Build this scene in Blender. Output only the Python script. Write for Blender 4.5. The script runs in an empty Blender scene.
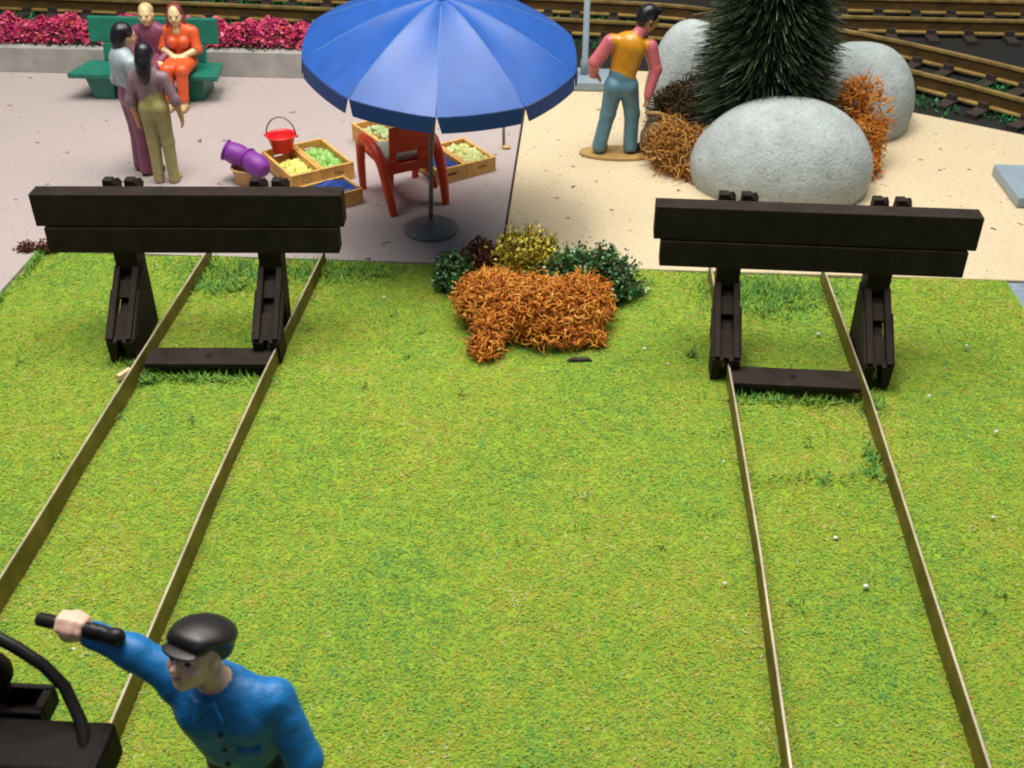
import bpy, bmesh, math, random
import numpy as np
from mathutils import Vector, Matrix
rnd = random.Random(7)
rng = np.random.default_rng(11)
S = bpy.context.scene
COL = S.collection
PI = math.pi
def V(*a): return np.array(a, float)
def unit(v):
    v = np.asarray(v, float); return v/np.linalg.norm(v)

# ------------------------------------------------------------------ materials
def mat(name, col, rough=.5, var=0., vscale=8., bump=0., bscale=40., metal=0., spec=.5, coat=0., speck=None, speck_scale=60., speck_amt=.3):
    m = bpy.data.materials.new(name); m.use_nodes = True
    nt = m.node_tree; b = nt.nodes['Principled BSDF']
    b.inputs['Base Color'].default_value = (*col, 1); b.inputs['Roughness'].default_value = rough
    b.inputs['Metallic'].default_value = metal; b.inputs['Specular IOR Level'].default_value = spec
    b.inputs['Coat Weight'].default_value = coat; b.inputs['Coat Roughness'].default_value = .2
    tc = nt.nodes.new('ShaderNodeTexCoord')
    out = None
    if var > 0:
        n = nt.nodes.new('ShaderNodeTexNoise'); n.inputs['Scale'].default_value = vscale; n.inputs['Detail'].default_value = 5
        nt.links.new(tc.outputs['Object'], n.inputs['Vector'])
        r = nt.nodes.new('ShaderNodeValToRGB')
        r.color_ramp.elements[0].position = .3; r.color_ramp.elements[1].position = .7
        r.color_ramp.elements[0].color = (*[c*(1-var) for c in col], 1); r.color_ramp.elements[1].color = (*[min(1, c*(1+var)) for c in col], 1)
        nt.links.new(n.outputs['Fac'], r.inputs['Fac']); out = r.outputs['Color']
    if speck is not None:
        n2 = nt.nodes.new('ShaderNodeTexNoise'); n2.inputs['Scale'].default_value = speck_scale; n2.inputs['Detail'].default_value = 2
        nt.links.new(tc.outputs['Object'], n2.inputs['Vector'])
        r2 = nt.nodes.new('ShaderNodeValToRGB'); r2.color_ramp.elements[0].position = 1-speck_amt-.06; r2.color_ramp.elements[1].position = 1-speck_amt+.06
        nt.links.new(n2.outputs['Fac'], r2.inputs['Fac'])
        mx = nt.nodes.new('ShaderNodeMix'); mx.data_type = 'RGBA'
        nt.links.new(r2.outputs['Color'], mx.inputs['Factor'])
        if out is not None: nt.links.new(out, mx.inputs[6])
        else: mx.inputs[6].default_value = (*col, 1)
        mx.inputs[7].default_value = (*speck, 1); out = mx.outputs[2]
    if out is not None: nt.links.new(out, b.inputs['Base Color'])
    if bump > 0:
        n3 = nt.nodes.new('ShaderNodeTexNoise'); n3.inputs['Scale'].default_value = bscale; n3.inputs['Detail'].default_value = 4
        nt.links.new(tc.outputs['Object'], n3.inputs['Vector'])
        bp = nt.nodes.new('ShaderNodeBump'); bp.inputs['Strength'].default_value = bump; bp.inputs['Distance'].default_value = .02
        nt.links.new(n3.outputs['Fac'], bp.inputs['Height']); nt.links.new(bp.outputs['Normal'], b.inputs['Normal'])
    return m
def tone_mat(name, stops, rough=.7, spec=.2, trans=0.):
    m = bpy.data.materials.new(name); m.use_nodes = True; nt = m.node_tree; b = nt.nodes['Principled BSDF']
    b.inputs['Roughness'].default_value = rough; b.inputs['Specular IOR Level'].default_value = spec
    a = nt.nodes.new('ShaderNodeAttribute'); a.attribute_name = 'tone'
    r = nt.nodes.new('ShaderNodeValToRGB'); e = r.color_ramp.elements
    e[0].position, e[0].color = stops[0][0], (*stops[0][1], 1); e[1].position, e[1].color = stops[-1][0], (*stops[-1][1], 1)
    for p, c in stops[1:-1]:
        k = e.new(p); k.color = (*c, 1)
    nt.links.new(a.outputs['Fac'], r.inputs['Fac']); nt.links.new(r.outputs['Color'], b.inputs['Base Color'])
    return m

M = {}
M['black'] = mat('black plastic', (.029,.021,.017), .6, .25, 7, .10, 50, spec=.10)
M['loco'] = mat('black painted metal', (.012,.008,.007), .6, .3, 12, .15, 60, spec=.12)
M['pipe'] = mat('black gloss pipe', (.012,.010,.010), .4, spec=.3)
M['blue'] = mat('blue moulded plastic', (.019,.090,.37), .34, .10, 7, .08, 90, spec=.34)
M['seam'] = mat('pale blue worn and highlit seam', (.10,.22,.52), .5)  # pale tone paints in worn creases and the highlight along the ridges
M['blue_shaded'] = mat('shaded blue moulded plastic', (.013,.055,.23), .5, .06, 5)  # canopy blue darkened, painting in the shade of the valance; ribs share it
M['grey_metal'] = mat('grey plastic', (.17,.18,.17), .45, .12, 9)
M['lamp_grey'] = mat('blue grey paint', (.25,.32,.38), .4, .08, 6, .06, 60)
M['bench'] = mat('teal green plastic', (.012,.17,.115), .4, .12, 8, .05, 50)
M['red'] = mat('red plastic', (.76,.060,.014), .35, .08, 6)
M['bucket'] = mat('bright red plastic', (.68,.022,.026), .3)
M['wire'] = mat('dark wire', (.12,.06,.07), .4)
M['wood'] = mat('pale crate wood', (.66,.37,.10), .6, .22, 14, .2, 60)
M['purple'] = mat('purple plastic', (.20,.028,.29), .5, .15, 9)
M['tan'] = mat('tan plastic', (.56,.33,.12), .5, .12, 9)
M['bluecloth'] = mat('blue plastic sheet', (.012,.05,.26), .4, .3, 15, .4, 30)
M['skin'] = mat('painted skin', (.62,.37,.22), .45, .08, 20)
M['pale_skin'] = mat('pale painted skin', (.72,.55,.30), .45, .08, 20)
M['tan_skin'] = mat('tan painted skin', (.52,.28,.12), .45, .1, 20)
M['rosy_skin'] = mat('rosy painted skin', (.76,.48,.37), .42, .10, 25)
M['hair'] = mat('black glossy hair', (.012,.010,.014), .25, .3, 30, .35, 40)
M['auburn'] = mat('auburn hair', (.22,.04,.03), .4, .3, 30, .3, 40)
M['blond'] = mat('pale hair', (.60,.44,.18), .45, .2, 30, .3, 40)
M['mauve'] = mat('mauve grey top', (.24,.15,.18), .45, .12, 14)
M['olive'] = mat('olive trousers', (.30,.27,.10), .45, .14, 14)
M['palegrey'] = mat('pale blue grey shirt', (.36,.44,.47), .45, .1, 14)
M['plum'] = mat('plum cloth paint', (.22,.055,.115), .45, .14, 14)
M['orange'] = mat('orange red dress paint', (.72,.105,.025), .4, .12, 12)
M['vest'] = mat('mustard vest paint', (.57,.25,.012), .3, .1, 12)
M['pink'] = mat('pink shirt paint', (.60,.15,.17), .3, .14, 14)
M['jeans'] = mat('faded blue jeans paint', (.10,.23,.30), .42, .15, 12)
M['shoe'] = mat('black shoe paint', (.015,.015,.02), .25)
M['sandal'] = mat('tan sandal', (.5,.34,.16), .5)
M['work_blue'] = mat('blue work jacket paint', (.004,.15,.42), .5, .15, 14, .8, 9)
M['navy'] = mat('navy trousers', (.012,.02,.06), .5, .15, 14)
M['cap'] = mat('black cap', (.014,.011,.012), .42, .2, 20)
M['eye'] = mat('painted eye', (.03,.018,.012), .4)
M['white'] = mat('eye white', (.7,.66,.6), .4)
M['lip'] = mat('painted lip', (.45,.14,.10), .5)
M['stand'] = mat('ochre base', (.42,.26,.085), .5, .15, 8, .1, 30)
M['brass'] = mat('tarnished brass', (.50,.34,.11), .38, .4, 5, .1, 40, metal=.6)
M['web'] = mat('brown rail web', (.075,.040,.008), .55, .4, 6, .15, 30)
M['rail_side'] = mat('weathered rail', (.165,.12,.018), .6, .35, 6, .15, 30, metal=.2)
M['rail_top'] = mat('polished rail head', (.46,.39,.29), .45, .25, 6, metal=.2)
M['sleeper'] = mat('dark sleeper', (.035,.026,.020), .6, .3, 12, .3, 40)
M['twig'] = mat('dark twig', (.06,.035,.015), .8)
M['trunk'] = mat('wire trunk', (.04,.028,.018), .8)
M['splinter'] = mat('pale wood', (.62,.48,.28), .7)
M['dry_leaf'] = mat('dark dry leaf', (.04,.03,.015), .8)
M['mud'] = mat('brown stone', (.17,.12,.055), .8, .4, 10, .5, 25)
M['kerb'] = mat('grey cement', (.40,.39,.36), .8, .15, 5, .25, 30)
M['floor'] = mat('dark floor', (.008,.007,.006), .9)
M['ballast'] = mat('dark ballast', (.005,.005,.004), .9, .6, 14, .6, 30)
M['road'] = mat('blue grey road', (.20,.26,.33), .7, .2, 14, .2, 60)

# ------------------------------------------------------------------ objects
def tag(o, label=None, cat=None, group=None, kind=None):
    if label: o['label'] = label
    if cat: o['category'] = cat
    if group: o['group'] = group
    if kind: o['kind'] = kind
    return o
def thing(name, loc, label, cat, group=None, rz=0., kind=None):
    o = bpy.data.objects.new(name, None); COL.objects.link(o); o.empty_display_size = .1
    o.location = loc; o.rotation_euler = (0, 0, rz)
    return tag(o, label, cat, group, kind)
def copy_tree(o, parent=None):
    c = o.copy(); COL.objects.link(c)
    if parent is not None: c.parent = parent
    for ch in list(o.children): copy_tree(ch, c)
    return c
def link(name, me, m, parent=None, smooth=False, bevel=0., solid=0., loc=None):
    o = bpy.data.objects.new(name, me); COL.objects.link(o)
    for k in (m if isinstance(m, (list, tuple)) else [m]): me.materials.append(k)
    if parent is not None: o.parent = parent
    if loc is not None: o.location = loc
    if smooth: me.polygons.foreach_set('use_smooth', [True]*len(me.polygons))
    if solid:
        s = o.modifiers.new('Solid', 'SOLIDIFY'); s.thickness = solid; s.offset = 0
    if bevel:
        b = o.modifiers.new('Bevel', 'BEVEL'); b.width = bevel; b.segments = 2; b.limit_method = 'ANGLE'; b.angle_limit = math.radians(35)
    return o
def fast_mesh(name, verts, faces, tone=None):
    verts = np.asarray(verts, np.float32); faces = np.asarray(faces, np.int32)
    n, k = faces.shape
    me = bpy.data.meshes.new(name)
    me.vertices.add(len(verts)); me.vertices.foreach_set('co', verts.ravel())
    me.loops.add(n*k); me.loops.foreach_set('vertex_index', faces.ravel())
    me.polygons.add(n); me.polygons.foreach_set('loop_start', np.arange(0, n*k, k, dtype=np.int32))
    me.update(calc_edges=True)
    if tone is not None:
        a = me.attributes.new('tone', 'FLOAT', 'FACE'); a.data.foreach_set('value', np.asarray(tone, np.float32))
    return me
class MB:
    def __init__(s): s.v = []; s.f = []; s.sm = []
    def add(s, vs, fs):
        n = len(s.v); s.v += [tuple(map(float, p)) for p in vs]; s.f += [tuple(i+n for i in f) for f in fs]; return s
    def hexa(s, p):   # 8 points: bottom ring 0-3 ccw, top ring 4-7
        return s.add(p, [(3,2,1,0),(4,5,6,7),(0,1,5,4),(1,2,6,5),(2,3,7,6),(3,0,4,7)])
    def box(s, x0, x1, y0, y1, z0, z1):
        return s.hexa([(x0,y0,z0),(x1,y0,z0),(x1,y1,z0),(x0,y1,z0),(x0,y0,z1),(x1,y0,z1),(x1,y1,z1),(x0,y1,z1)])
    def bar(s, a, b, w, h, up=(0,0,1)):   # box along a-b, w sideways, h in the other direction
        a, b = V(*a), V(*b); d = unit(b-a); r = np.cross(d, up); r = unit(r); u = np.cross(r, d)
        c = lambda p, i, j: p + r*i*w/2 + u*j*h/2
        return s.hexa([c(a,-1,-1),c(a,1,-1),c(b,1,-1),c(b,-1,-1),c(a,-1,1),c(a,1,1),c(b,1,1),c(b,-1,1)])
    def prism(s, pts, z0, z1):
        n = len(pts); vs = [(x,y,z0) for x,y in pts]+[(x,y,z1) for x,y in pts]
        fs = [tuple(range(n-1,-1,-1)), tuple(range(n,2*n))]+[(i,(i+1)%n,n+(i+1)%n,n+i) for i in range(n)]
        return s.add(vs, fs)
    def prism_x(s, pts, x0, x1):   # pts in (y,z)
        n = len(pts); vs = [(x0,y,z) for y,z in pts]+[(x1,y,z) for y,z in pts]
        fs = [tuple(range(n-1,-1,-1)), tuple(range(n,2*n))]+[(i,(i+1)%n,n+(i+1)%n,n+i) for i in range(n)]
        return s.add(vs, fs)
    def tube(s, path, r, n=8, cap=True):
        P = [V(*p) for p in path]; R = r if isinstance(r, (list, tuple)) else [r]*len(P)
        t0 = unit(P[1]-P[0]); ref = V(0,0,1) if abs(t0[2]) < .9 else V(1,0,0)
        u = unit(np.cross(t0, ref)); rings = []
        for i, p in enumerate(P):
            t = unit(P[min(i+1,len(P)-1)]-P[max(i-1,0)])
            u = unit(u - t*np.dot(u, t)); w = np.cross(t, u)
            rings.append([p + R[i]*(u*math.cos(2*PI*k/n)+w*math.sin(2*PI*k/n)) for k in range(n)])
        vs = [q for rg in rings for q in rg]; fs = []
        for i in range(len(P)-1):
            for k in range(n): fs.append((i*n+k, i*n+(k+1)%n, (i+1)*n+(k+1)%n, (i+1)*n+k))
        if cap: fs += [tuple(range(n-1,-1,-1)), tuple((len(P)-1)*n+k for k in range(n))]
        return s.add(vs, fs)
    def lathe(s, prof, n=24, o=(0,0,0), axis=None):
        vs = []; fs = []
        A = Matrix.Identity(3) if axis is None else Vector((0,0,1)).rotation_difference(Vector(axis)).to_matrix()
        for r, z in prof:
            for k in range(n):
                p = A @ Vector((r*math.cos(2*PI*k/n), r*math.sin(2*PI*k/n), z)); vs.append((p.x+o[0], p.y+o[1], p.z+o[2]))
        for i in range(len(prof)-1):
            for k in range(n): fs.append((i*n+k, i*n+(k+1)%n, (i+1)*n+(k+1)%n, (i+1)*n+k))
        fs += [tuple(range(n-1,-1,-1)), tuple((len(prof)-1)*n+k for k in range(n))]
        return s.add(vs, fs)
    def ball(s, c, r, n=14, m=9):
        rx, ry, rz = r if isinstance(r, (tuple, list)) else (r,)*3
        prof = [(math.sin(PI*i/m), -math.cos(PI*i/m)) for i in range(m+1)]
        prof[0] = (.001,-1); prof[-1] = (.001,1)
        t = MB().lathe(prof, n)
        return s.add([(c[0]+x*rx, c[1]+y*ry, c[2]+z*rz) for x,y,z in t.v], t.f)
    def build(s, name, m, parent=None, smooth=False, bevel=0., solid=0., loc=None):
        me = bpy.data.meshes.new(name); me.from_pydata(s.v, [], s.f); me.update()
        return link(name, me, m, parent, smooth, bevel, solid, loc)

# ------------------------------------------------------------------ figure modelling: one smooth surface from rounded limbs
class Body:
    def __init__(s, h): s.p = []; s.h = h
    def rc(s, a, b, ra, rb, t, flat=None, k=.03):     # tapered limb; flat = (direction, factor)
        s.p.append(('c', V(*a), V(*b), ra, rb, t, flat, k)); return s
    def el(s, c, r, t, M3=None, k=.03):
        s.p.append(('e', V(*c), V(*r), np.eye(3) if M3 is None else M3, None, t, None, k)); return s
    def sdf(s, q, P):
        if q[0] == 'c':
            _, a, b, ra, rb, _, flat, _ = q; sc = 1.
            if flat is not None:
                d = unit(flat[0]); f = flat[1]
                P = P + (f-1)*(P@d)[..., None]*d; a = a+(f-1)*(a@d)*d; b = b+(f-1)*(b@d)*d; sc = 1/(.5+.5*f)
            ab = b-a; h = np.clip(((P-a)@ab)/(ab@ab+1e-9), 0, 1)
            return (np.linalg.norm(P-a-h[..., None]*ab, axis=-1) - (ra+(rb-ra)*h))*sc
        _, c, r, M3, _, _, _, _ = q
        L = (P-c)@M3.T; k0 = np.linalg.norm(L/r, axis=-1); k1 = np.linalg.norm(L/(r*r), axis=-1)+1e-9
        return k0*(k0-1)/k1
    def bounds(s, q):
        if q[0] == 'c':
            R = max(q[3], q[4]); return np.minimum(q[1], q[2])-R, np.maximum(q[1], q[2])+R
        R = q[2].max(); return q[1]-R, q[1]+R
    def mesh(s):
        h = s.h; lo = np.min([s.bounds(q)[0] for q in s.p], 0)-4*h; hi = np.max([s.bounds(q)[1] for q in s.p], 0)+4*h
        N = np.ceil((hi-lo)/h).astype(int)+1; F = np.full(N, 1.)
        for q in s.p:
            a, b = s.bounds(q); i0 = np.maximum(((a-lo)/h-6).astype(int), 0); i1 = np.minimum(((b-lo)/h+7).astype(int), N)
            g = np.stack(np.meshgrid(*[lo[d]+h*np.arange(i0[d], i1[d]) for d in range(3)], indexing='ij'), -1)
            D = s.sdf(q, g); sl = tuple(slice(i0[d], i1[d]) for d in range(3)); f = F[sl]; k = q[7]
            hh = np.clip(.5+.5*(f-D)/k, 0, 1); F[sl] = np.minimum(f, f+(D-f)*hh-k*hh*(1-hh))
        # naive surface nets
        cs = (N-1); acc = np.zeros((*cs, 3)); cnt = np.zeros(cs)
        off = [(i,j,k) for i in (0,1) for j in (0,1) for k in (0,1)]
        def sub(o): return F[o[0]:o[0]+cs[0], o[1]:o[1]+cs[1], o[2]:o[2]+cs[2]]
        for o in off:
            for ax in range(3):
                if o[ax] == 0:
                    o2 = list(o); o2[ax] = 1
                    A = sub(o); B = sub(o2); cr = (A < 0) != (B < 0)
                    t = np.where(cr, A/np.where(cr, A-B, 1), 0)
                    for d in range(3): acc[..., d] += np.where(cr, o[d]+(t if d == ax else 0), 0)
                    cnt += cr
        act = cnt > 0; idx = -np.ones(cs, int); idx[act] = np.arange(act.sum())
        vp = acc[act]/cnt[act][:, None] + np.argwhere(act); verts = lo+h*vp
        faces = []
        for ax in range(3):
            u, w = (ax+1) % 3, (ax+2) % 3
            sA = [slice(1, cs[d]) for d in range(3)]; sA[ax] = slice(0, cs[ax])
            sB = list(sA); sB[ax] = slice(1, cs[ax]+1)
            A = F[tuple(sA)] < 0; B = F[tuple(sB)] < 0
            for flag, fl in ((A & ~B, False), (~A & B, True)):
                c = np.argwhere(flag)
                if len(c) == 0: continue
                c = c + np.array([0 if d == ax else 1 for d in range(3)])
                def ii(du, dw):
                    e = c.copy(); e[:, u] -= du; e[:, w] -= dw; return idx[e[:,0], e[:,1], e[:,2]]
                quad = np.stack([ii(1,1), ii(0,1), ii(0,0), ii(1,0)], 1)
                faces.append(quad[:, ::-1] if fl else quad)
        faces = np.concatenate(faces)
        # light smoothing
        for _ in range(2):
            sm = np.zeros_like(verts); n = np.zeros(len(verts))
            for a in range(4):
                np.add.at(sm, faces[:, a], verts[faces[:, (a+1) % 4]]); np.add.at(n, faces[:, a], 1)
                np.add.at(sm, faces[:, a], verts[faces[:, (a-1) % 4]]); np.add.at(n, faces[:, a], 1)
            verts = .5*verts+.5*sm/np.maximum(n, 1)[:, None]
        D = np.stack([s.sdf(q, verts) for q in s.p], 1)
        for j, q in enumerate(s.p): D[:, j] += 0
        tags = np.array([q[5] for q in s.p])[np.argmin(D, 1)]
        return verts, faces, tags
    def build(s, parent, skin, cloth, name='body'):
        """one continuous body mesh; each cloth tag becomes a thin shell over it: cloth = {tag: (object name, material)}"""
        v, f, t = s.mesh()
        o = link(name, fast_mesh(name, v, f), skin, parent, True)
        fn = np.cross(v[f[:,2]]-v[f[:,0]], v[f[:,3]]-v[f[:,1]]); vn = np.zeros_like(v)
        for a in range(4): np.add.at(vn, f[:, a], fn)
        vn /= np.linalg.norm(vn, axis=1)[:, None]+1e-9
        out = {}
        for key, (nm, mt) in cloth.items():
            keys = key if isinstance(key, tuple) else (key,)
            inn = np.isin(t, keys); ff = f[inn[f].sum(1) >= 2]
            if len(ff) == 0: continue
            used, inv = np.unique(ff, return_inverse=True)
            vv = v[used]+vn[used]*s.h*.55
            out[nm] = link(nm, fast_mesh(nm, vv, inv.reshape(ff.shape)), mt, parent, True, solid=s.h*.9)
        return o
def frame(fwd, up=(0,0,1)):   # rows: side, forward, up
    f = unit(fwd); sd = unit(np.cross(f, up)); u = np.cross(sd, f); return np.stack([sd, f, u])
def head(B, c, fwd, s=1., up=(0,0,1), t='skin', detail=True):
    F3 = frame(fwd, up); c = V(*c); q = lambda x, y, z: c + s*(x*F3[0]+y*F3[1]+z*F3[2])
    B.el(c+s*.012*F3[2], V(.078,.098,.108)*s, t, F3)
    B.el(q(0,.025,-.055), V(.058,.066,.062)*s, t, F3)
    B.el(q(0,.062,-.098), V(.026,.022,.02)*s, t, F3, k=.02)
    B.rc(q(0,.092,.008), q(0,.114,-.026), .011*s, .017*s, t, k=.014)
    B.rc(q(-.036,.086,.022), q(.036,.086,.022), .013*s, .013*s, t, k=.016)
    B.rc(q(-.02,.088,-.06), q(.02,.088,-.06), .009*s, .009*s, t, k=.012)
    for e in (-1, 1):
        B.el(q(e*.078,-.005,-.008), V(.014,.026,.034)*s, t, F3, k=.01)
        B.el(q(e*.04,.068,-.035), V(.026,.026,.026)*s, t, F3, k=.02)
    return F3, q
def face_marks(par, q, F3, s, big=False):
    for e in (-1, 1):
        mb = MB(); p = q(e*.034, .091, .000); R = frame(F3[1], F3[2])
        b = MB().ball((0,0,0), (1,1,1), 10, 6)
        mb.add([p + s*(x*.015*R[0]+y*.006*R[1]+z*.009*R[2]) for x,y,z in b.v], b.f); mb.build('eye', M['eye'], par, True)
    b = MB().ball((0,0,0), (1,1,1), 10, 6); p = q(0,.096,-.061)
    MB().add([p + s*(x*.022*F3[0]+y*.006*F3[1]+z*.006*F3[2]) for x,y,z in b.v], b.f).build('mouth', M['lip'], par, True)
def hand(B, w, d, n, s=1., curl=.35, side=1, t='skin', fr=.011):
    """palm from wrist w along d, palm facing n, thumb on side*cross(d,n)"""
    w = V(*w); d = unit(d); n = unit(V(*n)-np.dot(n, d)*d); sd = np.cross(d, n)*side
    B.rc(w, w+d*.05*s, .026*s, .034*s, t, flat=(n, 1.5), k=.02)
    for i, (o, L) in enumerate(((.030,.052),(.011,.060),(-.009,.056),(-.029,.042))):
        a = w+d*.062*s+sd*o*s; c1, c2 = curl*.8, curl*2
        b = a+(d*math.cos(c1)+n*math.sin(c1))*L*.55*s; c = b+(d*math.cos(c2)+n*math.sin(c2))*L*.5*s
        B.rc(a, b, fr*s, fr*.95*s, t, k=.008); B.rc(b, c, fr*.95*s, fr*.8*s, t, k=.006)
    a = w+d*.018*s+sd*.026*s; b = a+(d*.6+sd*.7+n*.25)*.042*s; c = b+(d*.85+sd*.15+n*.45)*.034*s
    B.rc(a, b, .014*s, .012*s, t, k=.012); B.rc(b, c, .012*s, .009*s, t, k=.006)

# ================================================================== SETTING
def sheet_noise(x, y):
    return (.010*np.sin(1.7*x+.9*y)+.008*np.sin(2.9*y-1.3*x+1)+.006*np.sin(5.1*x+2.2)*np.sin(4.3*y))
def undulate(x, y):
    g = 0
    for rx in (-3.155,-2.19,1.12,2.06): g = g+np.exp(-((x-rx)/.075)**2)
    step = np.exp(-((y-5.62)/.10)**2)*(x > 1.2)*(x < 2.0)*.022
    return sheet_noise(x, y)-.012-.018*g*(y < 6.6)+step
# floor under the whole layout
tag(MB().box(-40,40,-20,60,-1.2,-.6).build('floor', M['floor']), kind='structure')
tag(MB().box(-40,40,-20,60,-.55,-.16).build('track_bed', M['ballast']), kind='structure')

def patio_material(name, base, dark, light, grain):
    m = bpy.data.materials.new(name); m.use_nodes = True; nt = m.node_tree; b = nt.nodes['Principled BSDF']
    b.inputs['Roughness'].default_value = .8; b.inputs['Specular IOR Level'].default_value = .25
    tc = nt.nodes.new('ShaderNodeTexCoord')
    def noise(sc, det=4, rg=.6):
        n = nt.nodes.new('ShaderNodeTexNoise'); n.inputs['Scale'].default_value = sc; n.inputs['Detail'].default_value = det; n.inputs['Roughness'].default_value = rg
        nt.links.new(tc.outputs['Object'], n.inputs['Vector']); return n.outputs['Fac']
    def ramp(fac, a, b_, ca, cb):
        r = nt.nodes.new('ShaderNodeValToRGB'); e = r.color_ramp.elements
        e[0].position, e[0].color = a, (*ca, 1); e[1].position, e[1].color = b_, (*cb, 1); nt.links.new(fac, r.inputs['Fac']); return r.outputs['Color']
    def mix(fac, a, b_, mode='MIX'):
        mx = nt.nodes.new('ShaderNodeMix'); mx.data_type = 'RGBA'; mx.blend_type = mode
        if isinstance(fac, float): mx.inputs['Factor'].default_value = fac
        else: nt.links.new(fac, mx.inputs['Factor'])
        nt.links.new(a, mx.inputs[6])
        if isinstance(b_, tuple): mx.inputs[7].default_value = (*b_, 1)
        else: nt.links.new(b_, mx.inputs[7])
        return mx.outputs[2]
    c = ramp(noise(1.3, 5), .3, .7, tuple(x*.90 for x in base), base)
    g = ramp(noise(grain, 3, .8), .30, .72, (0,0,0), (1,1,1))
    c = mix(.45, c, mix(g, ramp(noise(grain*.7, 2), 0, 1, dark, dark), light))
    n = noise(7.5, 2, .5); s1 = ramp(n, .70, .73, (0,0,0), (1,1,1))          # sparse dark chips
    c = mix(s1, c, tuple(x*.35 for x in dark))
    n = noise(19, 1, .5); s2 = ramp(n, .72, .76, (0,0,0), (1,1,1)); c = mix(s2, c, tuple(x*.5 for x in dark))
    n = noise(3.1, 3, .6); s3 = ramp(n, .63, .82, (0,0,0), (.35,.35,.35)); c = mix(s3, c, dark)
    nt.links.new(c, b.inputs['Base Color'])
    bp = nt.nodes.new('ShaderNodeBump'); bp.inputs['Strength'].default_value = .25; bp.inputs['Distance'].default_value = .01
    nt.links.new(noise(grain, 3), bp.inputs['Height']); nt.links.new(bp.outputs['Normal'], b.inputs['Normal'])
    return m
M['patio'] = patio_material('pinkish stone board', (.43,.36,.355), (.32,.265,.255), (.50,.43,.42), 45)
M['sand'] = patio_material('cream sanded board', (.64,.53,.36), (.38,.27,.14), (.72,.62,.45), 38)
tag(MB().prism([(-14,.2),(-4.745,.2),(-4.745,8.405),(-.662,8.405),(-.655,13.06),(-14,13.06)], -.15, 0).build('patio', M['patio']), kind='structure')
tag(MB().prism([(-.64,8.405),(9,8.405),(9,9.3),(4.82,11.74),(3.75,12.37),(3.0,12.85),(2.2,13.2),(1.2,13.55),(-.63,13.72)], -.15, .004).build('sand_ground', M['sand'], bevel=.01), kind='structure')
tag(MB().prism([(3.64,.2),(9,.2),(9,8.395),(3.60,8.395)], -.15, -.02).build('road', M['road']), kind='structure')
# lawn mat with soft undulation
nx, ny = 300, 150
gx = np.linspace(-4.735, 3.625, nx); gy = np.linspace(.4, 8.395, ny)
X, Y = np.meshgrid(gx, gy, indexing='ij'); Z = undulate(X, Y)
ed = np.minimum(np.minimum(X-gx[0], gx[-1]-X), gy[-1]-Y)
gv = np.stack([X, Y, Z], -1).reshape(-1, 3)
ii = np.arange(nx*ny).reshape(nx, ny)
gf = np.stack([ii[:-1,:-1], ii[1:,:-1], ii[1:,1:], ii[:-1,1:]], -1).reshape(-1, 4)
M['lawn'] = mat('grass mat', (.23,.34,.03), .9, .25, 9, .4, 50, spec=.1)
tag(link('lawn', fast_mesh('lawn', gv, gf), M['lawn'], smooth=True), kind='structure')
# grass fibres
def blob(x, y):
    return np.sin(2.1*x+.7)*np.sin(1.7*y+.3)+.6*np.sin(4.7*x-2.2*y)+.5*np.sin(3.3*y+5.5*x+1.2)+.4*np.sin(9.1*x+1)*np.sin(8.3*y)
n = 430000
yy = 2.6+(8.40-2.6)*rng.random(n)**.9
half_l = np.minimum(4.735, yy*.62+1.15); half_r = np.minimum(3.625, yy*.52+.95)
xx = -half_l+(half_l+half_r)*rng.random(n)
az = rng.random(n)*2*PI; el = np.radians(4+30*rng.random(n)**1.6); L = .014+.024*rng.random(n)
d = np.stack([np.cos(az)*np.cos(el), np.sin(az)*np.cos(el), np.sin(el)], -1)
sd = np.stack([-np.sin(az), np.cos(az), np.zeros(n)], -1)*(.0028+.0026*rng.random(n))[:, None]
p = np.stack([xx, yy, undulate(xx, yy)-.004+.010*rng.random(n)], -1)
railx = np.array([-3.155,-2.19,1.12,2.06]); dr = np.abs(xx[:, None]-railx).min(1)
fine = np.sin(13*xx+4*np.sin(5*yy))*np.sin(11*yy+3*np.sin(7*xx))
wear = np.exp(-(dr/.07)**2)*(rng.random(n) < .6)+.9*np.exp(-(((xx-.0)/1.6)**2+((yy-3.4)/.9)**2))*0
tone = np.clip(.50+.20*rng.standard_normal(n)+.085*blob(xx, yy)+.10*fine+.09*np.sin(23*xx+5*np.sin(9*yy))*np.sin(19*yy+4*np.sin(12*xx+1))+.22*wear*np.sign(rng.random(n)-.3), 0, 1)
def blades(p, d, sd, L, tone, name, m):
    k = len(p); vs = np.stack([p-sd, p+sd, p+d*L[:, None]], 1).reshape(-1, 3)
    return link(name, fast_mesh(name, vs, np.arange(3*k).reshape(-1, 3), tone), m)
M['grass'] = tone_mat('static grass', [(0,(.055,.20,.06)),(.2,(.14,.33,.065)),(.5,(.255,.40,.038)),(.70,(.36,.395,.042)),(.86,(.44,.33,.065)),(.95,(.46,.27,.07)),(1,(.48,.50,.26))], .75, .15)
g = blades(p, d, sd, L, tone, 'grass', M['grass']); tag(g, kind='stuff')
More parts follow.
